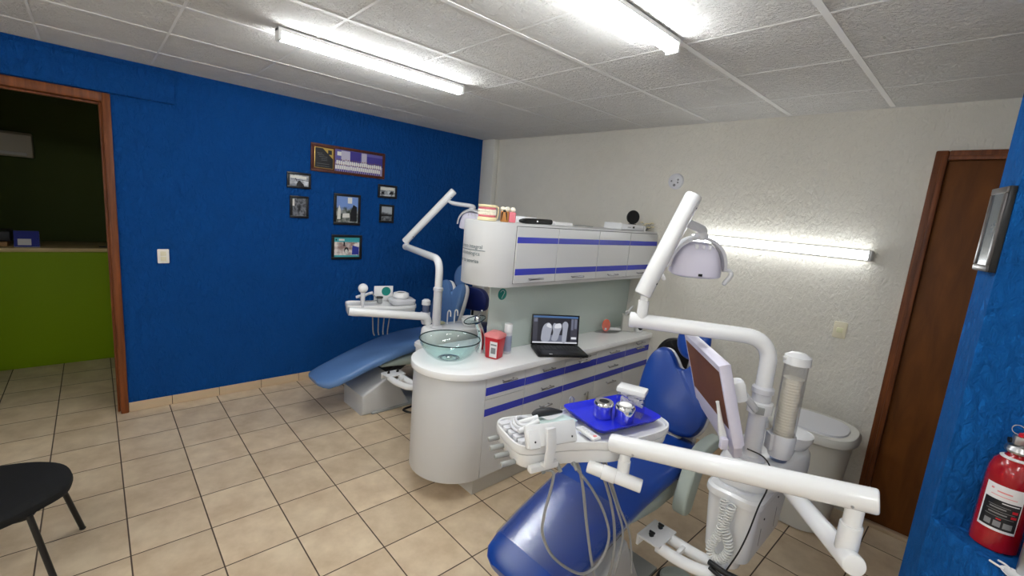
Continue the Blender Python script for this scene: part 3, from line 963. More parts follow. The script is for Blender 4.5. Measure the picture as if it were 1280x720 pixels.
t = thing('spray_can', 'clear spray can with white cap between red container and glass panel', 'spray can', (-2.262, 2.195, ZT))
b = MB(); b.lathe([(0, 0), (.027, 0), (.030, .004), (.030, .15), (.026, .158), (0, .158)], (-2.262, 2.195, ZT + .0005), 28); b.build('can', M['plast2'], t)
b = MB(); b.lathe([(.0303, .02), (.0306, .02), (.0306, .135), (.0303, .135)], (-2.262, 2.195, ZT + .0005), 28); b.build('print_band', M['acrylicb'], t)
b = MB(); b.lathe([(0, .222), (.026, .221), (.030, .216), (.031, .16), (0, .159)], (-2.262, 2.195, ZT + .0005), 28); b.build('cap', M['plast'], t)

# laptop
t = thing('laptop', 'open black laptop showing a tooth x-ray on the white counter', 'laptop', (-2.078, 2.565, ZT), math.radians(57.5))
LW, LD = .385, .25
b = MB(); b.prism(rrect(LW, LD, .012), .002, .020, .003); base = b.build('keyboard_base', M['black'], t, False)
b = MB()
for r in range(5):
    for k in range(13):
        b.box(-.163 + k * .0254, -.163 + k * .0254 + .021, -.005 + r * .022, .013 + r * .022, .020, .0222, .001, None, 1)
b.build('keys', pm('dark_grey_keys', srgb(44, 44, 46), .5), base, False)
b = MB(); b.box(-.055, .055, -.105, -.03, .0201, .0208); b.build('touchpad', M['darkstuff'], base, False)
b = MB(); b.box(-.105, -.082, -.112, -.098, .0201, .0208); b.build('white_sticker', M['label'], base, False)
ms = Matrix.Translation((0, LD / 2 - .004, .020)) @ Matrix.Rotation(math.radians(-8), 4, 'X')
b = MB(); b.box(-LW / 2, LW / 2, 0, .007, 0, .236, .003, ms); lid = b.build('screen_lid', M['black'], t, False)
scr_k = emis('screen_dark', srgb(34, 34, 44), .62)
scr = [scr_k, emis('screen_bar_blue', srgb(74, 110, 158), .62), emis('screen_grey', srgb(62, 62, 74), .62), emis('screen_tooth', srgb(168, 172, 186), .62), emis('screen_light', srgb(226, 228, 236), .62), emis('screen_mid', srgb(112, 116, 134), .62)]
b = MB()
SW, S0, S1_ = .362, .014, .226
P = lambda u, v, d=0: ms @ Vector((-SW / 2 + u * SW, -.0006 - d, S0 + v * (S1_ - S0)))
def sq(u0, u1, v0, v1, mi, d):
    b.poly([P(u0, v0, d), P(u1, v0, d), P(u1, v1, d), P(u0, v1, d)], mi)
b.poly([P(0, 0), P(1, 0), P(1, 1), P(0, 1)], 0)
sq(0, 1, .93, 1, 1, .0002); sq(0, .1, .06, .93, 2, .0002); sq(.01, .09, .78, .9, 5, .0004); sq(.84, .99, .06, .93, 2, .0002); sq(.85, .9, .5, .9, 5, .0004); sq(.92, .98, .55, .9, 5, .0004); sq(.86, .98, .16, .24, 4, .0004)
sq(.2, .76, .05, .3, 5, .0003); sq(0, 1, 0, .05, 4, .0002)
def tooth(pts, mi=3, d=.0005):
    b.poly([P(u, v, d) for (u, v) in smooth_poly(pts, 5)], mi)
tooth([(.2, .08), (.36, .08), (.4, .35), (.42, .6), (.36, .74), (.28, .72), (.22, .6), (.19, .35)])
tooth([(.42, .12), (.54, .1), (.6, .4), (.64, .62), (.6, .74), (.52, .72), (.46, .74), (.43, .6), (.45, .4)])
tooth([(.66, .06), (.74, .06), (.77, .5), (.78, .7), (.74, .8), (.69, .8), (.65, .7), (.66, .5)])
tooth([(.3, .62), (.4, .56), (.38, .7), (.32, .72)], 4, .0007); tooth([(.48, .56), (.62, .58), (.6, .72), (.5, .7)], 4, .0007)
b.build('display', scr, lid, False)

# orange shield curing lamp
t = thing('curing_lamp', 'white curing lamp with an orange oval shield lying by the glass panel', 'dental tool', (-2.28, 3.47, ZT))
b = MB(); b.lathe([(0, -.002), (.05, -.002), (.052, 0), (.05, .002), (0, .002)], (-2.275, 3.45, ZT + .062), 28, Euler((math.radians(78), 0, math.radians(28))).to_matrix().to_4x4() @ Matrix.Diagonal((.72, 1.1, 1, 1))); b.build('shield', M['orange'], t)
b = MB(); b.tube(spline([(-2.28, 3.44, ZT + .028), (-2.25, 3.52, ZT + .026), (-2.21, 3.60, ZT + .017)], 6), [.009] + [.0155] * 11 + [.008], 16); b.build('handle', M['plast'], t)
b = MB(); b.prism(smooth_poly([(-2.33, 3.36), (-2.26, 3.38), (-2.2, 3.5), (-2.22, 3.6), (-2.3, 3.54)], 4), ZT + .0005, ZT + .004); tag(b.build('metal_tray', M['steel']), 'small flat metal plate under the orange shield lamp', 'plate')

# white holder box with a brush
t = thing('holder_box', 'white open box holding a brush, near the white wall on the counter', 'box', (-2.21, 3.70, ZT))
b = MB()
mB = Matrix.Translation((-2.205, 3.70, ZT + .0005)) @ Matrix.Rotation(math.radians(40), 4, 'Z')
b.box(-.055, .055, -.045, -.041, 0, .155, .001, mB); b.box(-.055, .055, .041, .045, 0, .155, .001, mB); b.box(-.055, -.051, -.041, .041, 0, .155, .001, mB); b.box(.051, .055, -.041, .041, 0, .155, .001, mB); b.box(-.055, .055, -.045, .045, 0, .004, .001, mB)
b.build('box_body', M['bin'], t)
t = thing('white_brush', 'white handled brush standing up in the white box on the counter', 'brush', (-2.215, 3.69, ZT + .01))
b = MB(); b.tube(spline([(-2.225, 3.68, ZT + .012), (-2.225, 3.685, ZT + .15), (-2.22, 3.71, ZT + .185), (-2.20, 3.75, ZT + .235)], 6), [.010] * 8 + [.019] * 4 + [.010, .008, .010, .011, .010, .008, .005], 12); b.build('handle', M['plast'], t)
t = thing('cotton_dispenser', 'round white dispenser under the lamp arm at the counter end', 'dispenser', (-2.13, 3.77, ZT))
b = MB(); b.lathe([(0, 0), (.03, 0), (.034, .01), (.034, .06), (.028, .085), (0, .09)], (-2.125, 3.775, ZT + .0005), 24); b.build('shell', M['plast'], t)
b = MB(); b.lathe([(0, .006), (.02, .004), (.022, 0), (0, 0)], (-2.096, 3.752, ZT + .045), 20, Euler((0, math.radians(90), math.radians(-40))).to_matrix().to_4x4()); b.build('dark_window', M['black'], t)

# ------------------------------------------------------------------ things on top of the wall cabinet
ZU = 1.849
t = thing('jaw_model', 'cream and pink tooth arch model, leftmost on top of the wall cabinet', 'dental model', (-2.30, 1.93, ZU))
mJ = Matrix.Translation((-2.30, 1.945, ZU)) @ Matrix.Rotation(math.radians(40), 4, 'Z')
def arch(w, dpt, n=14):
    out = []
    for k in range(n + 1):
        a = PI * k / n
        out.append((w * math.cos(a), -dpt * math.sin(a)))
    return out
ar = arch(.062, .07)
b = MB(); b.prism(ar + [(-.062, .03), (.062, .03)], .0005, .024, .004, mJ); b.prism(ar + [(-.062, .03), (.062, .03)], .088, .104, .004, mJ)
b.build('base_plates', M['cream'], t)
b = MB()
for z, s in ((.024, .93), (.072, .93)):
    b.prism([(p[0] * s, p[1] * s) for p in ar] + [(-.05, .02), (.05, .02)], z, z + .016, .005, mJ)
b.build('gums', M['gum'], t)
b = MB()
for k in range(13):
    a = PI * (k + .3) / 13.2
    for z in (.047, .064):
        b.ell((.053 * math.cos(a), -.061 * math.sin(a), z), (.0085, .0085, .012), None, 10, 8)
b.xf(mJ).build('teeth', M['tooth'], t)
b = MB(); b.tube(spline([(.055, .03, .10), (.066, .04, .085), (.067, .042, .05), (.06, .04, .015)], 6), .005, 8); b.xf(mJ).build('hinge_wire', M['cream'], t)

t = thing('tooth_section_model', 'amber and pink block model of tooth roots on the wall cabinet', 'dental model', (-2.24, 2.03, ZU))
mT = Matrix.Translation((-2.225, 2.075, ZU)) @ Matrix.Rotation(math.radians(45), 4, 'Z')
b = MB(); b.prism(rrect(.055, .05, .008), .0005, .07, .004); b.xf(Matrix.Translation((-.03, 0, 0))).xf(mT).build('bone_block', M['amber'], t)
b = MB(); b.prism(rrect(.045, .05, .008), .0005, .068, .004); b.xf(Matrix.Translation((.022, 0, 0))).xf(mT).build('gum_block', M['gum'], t)
b = MB()
for x in (-.045, -.015, .022):
    b.ell((x, 0, .083), (.019, .024, .018), None, 14, 10)
b.xf(mT).build('crowns', M['tooth'], t)
b = MB()
for x0, x1 in ((-.045, -.05), (-.02, -.012)):
    b.tube([(x0, -.0262, .065), ((x0 + x1) / 2, -.0262, .04), (x1, -.0262, .012)], [.005, .004, .002], 8)
b.ell((-.032, -.026, .072), (.012, .003, .008), None, 10, 8)
b.xf(mT).build('root_canals', M['black'], t)

t = thing('black_pouch', 'long black instrument case lying on the wall cabinet', 'case', (-2.2, 2.42, ZU))
b = MB(); b.tube(spline([(-2.20, 2.15, ZU + .016), (-2.19, 2.20, ZU + .018), (-2.185, 2.36, ZU + .021), (-2.185, 2.45, ZU + .021)], 5), [.009, .012, .014, .016, .017] + [.0185] * 11, 12); b.build('case_body', M['black'], t)
b = MB(); b.lathe([(0, .003), (.007, .003), (.007, 0), (0, 0)], (-2.167, 2.29, ZU + .02), 12, Matrix.Rotation(PI / 2, 4, 'Y')); b.build('clasp', M['steel'], t)
t = thing('white_tray', 'white shallow tray beside the black case on the wall cabinet', 'tray', (-2.24, 2.6, ZU))
b = MB(); b.box(-2.34, -2.235, 2.24, 2.36, ZU + .0005, ZU + .045, .006); b.build('tray_body', M['plast'], t)
t = thing('paper_sheets', 'white sheets lying flat on the wall cabinet beside the black case end', 'paper', (-2.22, 2.7, ZU))
b = MB(); b.prism([(-2.33, 2.48), (-2.16, 2.475), (-2.17, 2.68), (-2.30, 2.72)], ZU + .0005, ZU + .026, .003); b.build('sheets', M['label'], t)
t = thing('steel_tongs', 'grey metal tongs lying on top of the wall cabinet', 'tongs', (-2.19, 3.02, ZU))
b = MB()
for s in (-1, 1):
    b.tube(spline([(-2.20, 2.74, ZU + .008), (-2.19 + s * .008, 2.82, ZU + .012), (-2.18 + s * .012, 2.93, ZU + .008)], 5), .0045, 8)
b.build('arms', M['steel'], t)

t = thing('sealing_box', 'pale grey flat device near the right end of the wall cabinet', 'device', (-2.22, 3.48, ZU))
b = MB(); b.box(-2.33, -2.16, 3.33, 3.68, ZU + .001, ZU + .05, .006); b.build('device_body', M['plast2'], t)
MB().box(-2.160, -2.1585, 3.50, 3.53, ZU + .018, ZU + .034).build('button', M['black'], t)
MB().box(-2.160, -2.1585, 3.42, 3.47, ZU + .022, ZU + .028).build('slot', M['labelg'], t)
b = MB(); b.box(-2.335, -2.155, 3.318, 3.328, ZU + .001, ZU + .056, .002); b.build('end_plate', M['plast'], t)
t = thing('round_mirror', 'small black round disc standing on the pale device', 'disc', (-2.25, 3.62, ZU + .051))
b = MB(); b.lathe([(0, -.006), (.056, -.006), (.062, 0), (.056, .006), (0, .006)], (0, 0, 0), 32, Matrix.Rotation(PI / 2, 4, 'Y')); b.xf(Matrix.Translation((-2.25, 3.63, ZU + .116)) @ Matrix.Rotation(math.radians(-35), 4, 'Z')).build('disc', M['black'], t)
b = MB(); b.prism(rrect(.07, .05, .02), 0, .006, .002); b.rod((0, 0, .004), (0, 0, .02), .006); b.xf(Matrix.Translation((-2.25, 3.63, ZU + .0505))).build('stand', M['black'], t)
t = thing('cotton_cube', 'small white cube at the right end of the wall cabinet top', 'box', (-2.19, 3.72, ZU))
b = MB(); b.cbox((-2.19, 3.725, ZU + .024), (.045, .045, .046), .005, (0, 0, .3)); b.build('cube', M['plast'], t)
b = MB(); b.cbox((-2.1665, 3.718, ZU + .026), (.002, .02, .02), 0, (0, 0, .3)); b.build('square_label', M['label'], t)
t = thing('flower_sprig', 'little pale artificial flower sprig at the wall end of the cabinet top', 'flowers', (-2.2, 3.8, ZU))
rnd = random.Random(5)
bs, bf = MB(), MB()
for k in range(11):
    x, y, z = rnd.uniform(-.04, .04), rnd.uniform(-.045, .03), rnd.uniform(.02, .065)
    bs.tube(spline([(0, 0, .004), (x * .5, y * .6, z * .7), (x, y, z)], 4), .0018, 6)
    for j in range(5):
        a = 2 * PI * j / 5
        bf.ell((x + .007 * math.cos(a), y + .007 * math.sin(a), z), (.006, .006, .004), None, 8, 6)
bs.xf(Matrix.Translation((-2.2, 3.80, ZU)) @ Matrix.Scale(1.25, 4)).build('stems', M['greyp'], t); bf.xf(Matrix.Translation((-2.2, 3.80, ZU)) @ Matrix.Scale(1.25, 4)).build('blossoms', M['cream'], t)
# ------------------------------------------------------------------ dental chairs
SIDE = Matrix(((0, 0, 1, 0), (1, 0, 0, 0), (0, 1, 0, 0), (0, 0, 0, 1)))    # prism (y, z) outline, extruded along x


def supell(hw, t, yc, zt, ang, n=28, p=3.2):
    out = []
    for k in range(n):
        a = 2 * PI * k / n
        cx = math.copysign(abs(math.cos(a)) ** (2 / p), math.cos(a)) * hw
        cz = math.copysign(abs(math.sin(a)) ** (2 / p), math.sin(a)) * t / 2 - t / 2
        out.append(Vector((cx, yc - cz * math.sin(ang), zt + cz * math.cos(ang))))
    return out


def dental_chair(label, x, y, mat, cover):
    t = thing('dental_chair', label, 'dental chair', (x, y, 0))
    B = lambda mb, n, m, par=t: mb.build(n, m, par, False)
    # floor base
    b = MB(); b.prism([(.36, .0), (.36, .185), (.62, .335), (.66, .335), (.84, .03), (.84, .0)], -.20, .20, .022, SIDE, 3)
    b.xf(Matrix.Translation((0, 0, .001))); B(b, 'base', M['base'])
    b = MB(); b.box(-.22, .22, .45, 1.0, .0008, .022, .008); B(b, 'floor_plate', M['greyp'])
    b = MB(); b.prism([(.60, .30), (.70, .30), (1.10, .53), (1.0, .56), (.8, .50)], -.13, .13, .01, SIDE); B(b, 'lift_arm', M['darkstuff'])
    # legs and seat cushion
    st = [(.0, .365, .11, .045), (.012, .374, .155, .07), (.05, .388, .195, .09), (.12, .412, .215, .10), (.25, .458, .225, .10), (.38, .506, .228, .105), (.55, .562, .232, .11), (.70, .604, .236, .115), (.85, .632, .24, .12), (1.0, .648, .243, .12), (1.15, .652, .243, .12), (1.30, .655, .24, .115), (1.355, .652, .22, .095), (1.37, .645, .18, .06)]
    ri = []
    for i, (yy, z, hw, th) in enumerate(st):
        j, k = max(i - 1, 0), min(i + 1, len(st) - 1)
        a = math.atan2(st[k][1] - st[j][1], st[k][0] - st[j][0]) if 0 < i < len(st) - 1 else .33 * (i == 0)
        ri.append(supell(hw, th, yy, z, a))
    b = MB(); b.loft(ri); B(b, 'seat_cushion', mat)
    b = MB()
    b.loft([supell(.16, .05, .55, .45, .3), supell(.195, .10, .70, .49, .25), supell(.21, .14, .9, .515, .1), supell(.21, .15, 1.1, .53, 0), supell(.20, .12, 1.28, .535, 0), supell(.16, .07, 1.36, .54, 0)])
    B(b, 'seat_shell', M['greenpad'])
    # backrest: shield outline with a notch for the headrest, leaning back
    half = [(0, .0), (.10, .0), (.17, .025), (.212, .085), (.226, .17), (.226, .33), (.208, .43), (.165, .485), (.115, .492), (.07, .455), (.03, .405)]
    out = half + [(0, .395)] + [(-p[0], p[1]) for p in half[::-1][:-1]]
    out = smooth_poly(out, 4)
    mb_ = Matrix.Translation((0, 1.36, .655)) @ Matrix.Rotation(math.radians(90 - 17), 4, 'X')
    def shaped(scale, z0, z1, bulge):
        ctr = Vector((0, .22, 0))
        rings = []
        for (s, z) in ((scale * .86, z0), (scale * .96, z0 + (z1 - z0) * .12), (scale, z0 + (z1 - z0) * .4), (scale, z0 + (z1 - z0) * .65), (scale * .965, z0 + (z1 - z0) * .9), (scale * .90, z1)):
            rings.append([Vector((p[0] * s, ctr.y + (p[1] - ctr.y) * s, z + bulge * (abs(p[0]) / .226) ** 2)) for p in out])
        m = MB(); m.loft(rings); return m
    b = shaped(1.0, 0.0, .085, .03); b.xf(mb_); B(b, 'backrest', mat)
    b = shaped(1.012, -.035, .03, .03); b.xf(mb_); B(b, 'back_shell', M['plast'])
    b = MB(); b.box(-.10, .10, 1.30, 1.44, .50, .665, .02); b.box(-.14, .14, 1.40, 1.44, .56, .80, .015, Matrix.Translation((0, .03, 0))); B(b, 'back_hinge', M['plast2'])
    # headrest
    b = MB(); b.ell((0, 0, 0), (.106, .052, .122), None, 28, 18); b.xf(Matrix.Translation((0, 1.53, 1.21)) @ Matrix.Rotation(math.radians(-14), 4, 'X')); B(b, 'headrest', mat)
    b = MB(); b.cbox((0, 1.555, 1.06), (.05, .016, .24), .006, (math.radians(-14), 0, 0)); B(b, 'headrest_bar', M['steel'])
    # armrest on the unit side
    b = MB(); b.prism(smooth_poly([(.955, .43), (1.03, .425), (1.06, .50), (1.11, .62), (1.16, .69), (1.30, .715), (1.33, .76), (1.14, .765), (1.03, .71), (.97, .60), (.94, .50)], 4), .264, .338, .022, SIDE, 3); B(b, 'armrest', M['greenpad'])
    b = MB(); b.rod((.20, 1.08, .56), (.275, 1.08, .56), .025); B(b, 'armrest_pivot', M['darkstuff'])
    if cover:
        n = 28
        vs, fs = [], []
        sel = [s for s in st if .10 <= s[0] <= .62]
        rr_ = []
        for i, (yy, z, hw, th) in enumerate(sel):
            rr_.append([v + Vector((0, 0, .0)) for v in supell(hw + .006, th + .012, yy, z + .006, .40 if yy > .2 else .32, 40)])
        for r in rr_:
            vs += r
        for i in range(len(rr_) - 1):
            for k in range(40):
                fs.append((i * 40 + k, i * 40 + (k + 1) % 40, (i + 1) * 40 + (k + 1) % 40, (i + 1) * 40 + k))
        b = MB(); b.mesh(vs, fs)
        o = B(b, 'clear_cover', M['wrapn']); o['label'] = 'clear plastic sleeve over the leg rest'
    return t


def wrap_material():
    m = M['wrap'].copy(); m.name = 'clear_vinyl_sleeve'
    nt = m.node_tree; N = nt.nodes.new; L = nt.links.new
    gl = [n for n in nt.nodes if n.type == 'BSDF_GLOSSY'][0]
    fr = [n for n in nt.nodes if n.type == 'LAYER_WEIGHT'][0]
    tc = N('ShaderNodeTexCoord'); mp = N('ShaderNodeMapping'); mp.inputs['Scale'].default_value = (6, 60, 6); mp.inputs['Rotation'].default_value = (0, 0, .5)
    no = N('ShaderNodeTexNoise'); no.inputs['Scale'].default_value = 1.6; no.inputs['Detail'].default_value = 5
    bp = N('ShaderNodeBump'); bp.inputs['Strength'].default_value = .35; bp.inputs['Distance'].default_value = .004
    L(tc.outputs['Object'], mp.inputs[0]); L(mp.outputs[0], no.inputs['Vector']); L(no.outputs['Fac'], bp.inputs['Height'])
    L(bp.outputs['Normal'], gl.inputs['Normal']); L(bp.outputs['Normal'], fr.inputs['Normal'])
    gl.inputs['Roughness'].default_value = .14
    return m


M['wrapn'] = wrap_material()
dental_chair('royal blue dental chair with clear plastic over its leg rest', -1.17, 1.25, M['upblue'], True)
dental_chair('faded blue dental chair along the blue wall behind the counter', -3.77, 1.37, M['uppale'], False)


# ------------------------------------------------------------------ spittoon units
def spittoon_unit(label, px, py, extras):
    t = thing('spittoon_unit', label, 'dental unit', (px, py, 0))
    B = lambda mb, n, m, par=t: mb.build(n, m, par, False)
    def ring(x0, x1, y0, y1, z, r):
        return [Vector((p[0], p[1], z)) for p in rrect(x1 - x0, y1 - y0, r, 6, (x0 + x1) / 2, (y0 + y1) / 2)]
    b = MB(); b.loft([ring(-.095, .075, -.10, .39, .385, .05), ring(-.11, .09, -.125, .41, .395, .06), ring(-.125, .105, -.145, .43, .66, .06), ring(-.125, .105, -.145, .43, .69, .06)]); B(b, 'cabinet_box', M['plast'])
    b = MB(); b.loft([ring(-.135, .115, -.155, .44, .690, .065), ring(-.137, .117, -.157, .442, .70, .065), ring(-.135, .115, -.155, .44, .722, .065), ring(-.122, .102, -.142, .427, .733, .055), ring(-.112, .092, -.132, .417, .730, .05)]); B(b, 'lid', M['plast'])
    b = MB(); b.loft([ring(-.085, .065, -.11, .06, .730, .05), ring(-.08, .06, -.105, .055, .737, .05)]); B(b, 'bottle_hatch', M['plast2'])
    b = MB(); b.box(.1035, .1055, -.02, -.0185, .47, .56); B(b, 'panel_seam', M['labelg'])
    b = MB(); b.box(.1035, .1055, .20, .2015, .47, .58); B(b, 'panel_seam', M['labelg'])
    for yy, zz in ((.005, .60), (.19, .64)):
        b = MB(); b.lathe([(0, .003), (.005, .003), (.005, 0), (0, 0)], (.1035, yy, zz), 10, Matrix.Rotation(PI / 2, 4, 'Y')); B(b, 'screw', M['darkstuff'])
    head = smooth_poly([(-.11, -.07), (-.02, -.10), (.07, -.06), (.125, .05), (.165, .20), (.175, .33), (.13, .43), (.02, .455), (-.08, .42), (-.12, .30), (-.13, .12)], 5)
    b = MB()
    rings = []
    for s, z in ((.93, .725), (1.0, .745), (1.02, .80), (1.0, .845), (.95, .862), (.90, .866)):
        rings.append([Vector((.02 + (p[0] - .02) * s, .18 + (p[1] - .18) * s, z)) for p in head])
    b.loft(rings); hd = B(b, 'head_shell', M['plast'])
    b = MB(); b.lathe([(0, .87), (.02, .87), (.06, .884), (.084, .918), (.088, .94), (.092, .942), (.090, .920), (.070, .874), (.05, .864), (0, .862)], (.085, .32, 0), 32); B(b, 'bowl', M['plast'])
    for dx, dy in ((-.0, .16), (.0, .24)):
        b = MB(); b.tube(spline([(dx - .06, dy, .86), (dx - .06, dy, .96), (dx - .052, dy, .985), (dx - .035, dy, .995), (dx - .018, dy, .982), (dx - .014, dy, .945)], 5), .0065, 10); B(b, 'water_spout', M['plast'])
    b = MB(); b.cbox((-.09, .12, .876), (.05, .05, .018), .006); B(b, 'ivory_button', M['yellowish'])
    # bracket that carries the unit from the chair
    b = MB()
    for k in (-1, 1):
        b.tube(fillet([(-.25, -.235 + k * .052, .37), (-.13, -.235 + k * .052, .365), (.0, -.19 + k * .04, .352), (.0, -.08, .350)], .06), .028, 14)
    b.cbox((-.16, -.235, .372), (.02, .09, .03), .004)
    b.lathe([(0, 0), (.05, 0), (.055, .01), (.055, .05), (0, .05)], (.0, -.06, .335), 24)
    B(b, 'bracket_arm', M['enamel'])
    b = MB(); b.box(-.335, -.225, -.325, -.145, .385, .397, .003); b.box(-.347, -.333, -.325, -.145, .34, .397, .003); pl_ = B(b, 'mount_plate', M['plast'])
    for k in (-.28, -.19):
        b = MB(); b.rod((-.29, k, .397), (-.295, k, .412), .012, 10); b.cbox((-.29, k, .418), (.03, .012, .01), .003); B(b, 'black_knob', M['black'], pl_)
    if extras:
        # coiled cord hanging on the front
        ctr = spline([(-.02, -.185, .715), (-.014, -.19, .62), (-.018, -.19, .545), (-.044, -.19, .455), (-.026, -.19, .415), (.006, -.19, .425), (.034, -.19, .48), (.02, -.19, .54), (-.002, -.19, .592), (.008, -.188, .655), (.012, -.186, .70)], 40)
        pts = []
        ang = 0
        for i, p in enumerate(ctr):
            q = ctr[min(i + 1, len(ctr) - 1)] - ctr[max(i - 1, 0)]
            d = q.normalized(); n1 = Vector((0, 1, 0)); n2 = d.cross(n1).normalized()
            ang += q.length / 2 / .0135 * 2 * PI
            pts.append(p + (n1 * math.cos(ang) + n2 * math.sin(ang)) * .018)
        b = MB(); b.tube(pts, .0042, 6); B(b, 'coiled_cord', M['hosew'])
        b = MB(); b.tube(spline([(-.004, -.06, .93), (.065, -.05, .918), (.104, -.05, .87), (.115, -.10, .80), (.112, -.168, .745), (.098, -.19, .62), (.076, -.19, .51), (.05, -.2, .42), (.03, -.18, .36)], 7), .0035, 8); B(b, 'black_cable', M['black'])
        b = MB(); b.tube(spline([(-.03, -.22, .40), (.04, -.23, .402), (.10, -.21, .395), (.16, -.16, .36), (.18, -.02, .30)], 6), .013, 10); b.tube(spline([(-.02, -.235, .385), (.05, -.245, .38), (.11, -.215, .375), (.16, -.16, .33), (.17, .0, .2), (.12, .1, .012)], 6), .009, 10); B(b, 'hose_bundle', M['black'])
    else:
        b = MB(); b.tube(spline([(.0, .1, .39), (-.02, .1, .2), (-.1, .02, .015), (-.28, -.12, .012), (-.32, .1, .012)], 6), .010, 10); B(b, 'hose_bundle', M['black'])
    return t


PX, PY = -.596, 2.25
LX, LY = -3.19, 2.21
spittoon_unit('white spittoon unit with coiled cord at the right of the royal blue chair', PX, PY, True)
spittoon_unit('white spittoon unit behind the glass basin, beside the faded blue chair', LX, LY, False)


def cup_dispenser(label, x, y, zb, ztop, r, ang, col):
    t = thing('cup_dispenser', label, 'cup dispenser', (x, y, zb))
    h = ztop - zb
    mm = Matrix.Rotation(ang, 4, 'Z')
    b = MB(); b.lathe([(r, .12), (r, h - .05), (r - .003, h - .05), (r - .003, .12)], (0, 0, 0), 36); b.build('clear_tube', col, t, False)
    b = MB(); b.lathe([(r - .004, .02), (r + .006, .05), (r + .007, .13), (r + .003, .135), (r - .004, .13), (r - .006, .05)], (0, 0, 0), 36); b.cbox((-r - .004, 0, .09), (.022, .05, .08), .004); b.xf(mm).build('holder', M['plast2'], t, False)
    b = MB(); b.lathe([(0, h), (r * .6, h - .003), (r + .004, h - .018), (r + .006, h - .055), (r + .001, h - .056), (r, h - .03), (0, h - .012)], (0, 0, 0), 36); b.cbox((-r - .006, 0, h - .03), (.018, .02, .012), .004); b.xf(mm).build('cap', M['plast'], t, False)
    b = MB(); b.lathe([(r * .72, .0), (r * .76, .03), (r * .72, .03), (r * .68, .0)], (0, 0, 0), 30); b.build('outlet', M['acrylicb'], t, False)
    prof = [(0, .10)]
    n = 22
    for k in range(n):
        z = .10 + k * (h * .76 - .10) / n
        prof += [(r * .80, z), (r * .84, z + .011)]
    prof += [(r * .86, h * .76 + .004), (r * .8, h * .76 + .004), (0, h * .74)]
    b = MB(); b.lathe(prof, (0, 0, 0), 30); b.build('cup_stack', M['cups'], t, False)
    return t


cup_dispenser('tall clear cup dispenser full of white cups by the right-hand spittoon', -.503, 2.338, .872, 1.402, .050, math.radians(43), M['acrylic'])
cup_dispenser('small clear cup dispenser next to the pole behind the glass basin', -3.48, 2.285, .80, 1.06, .036, 0, M['acrylicb'])


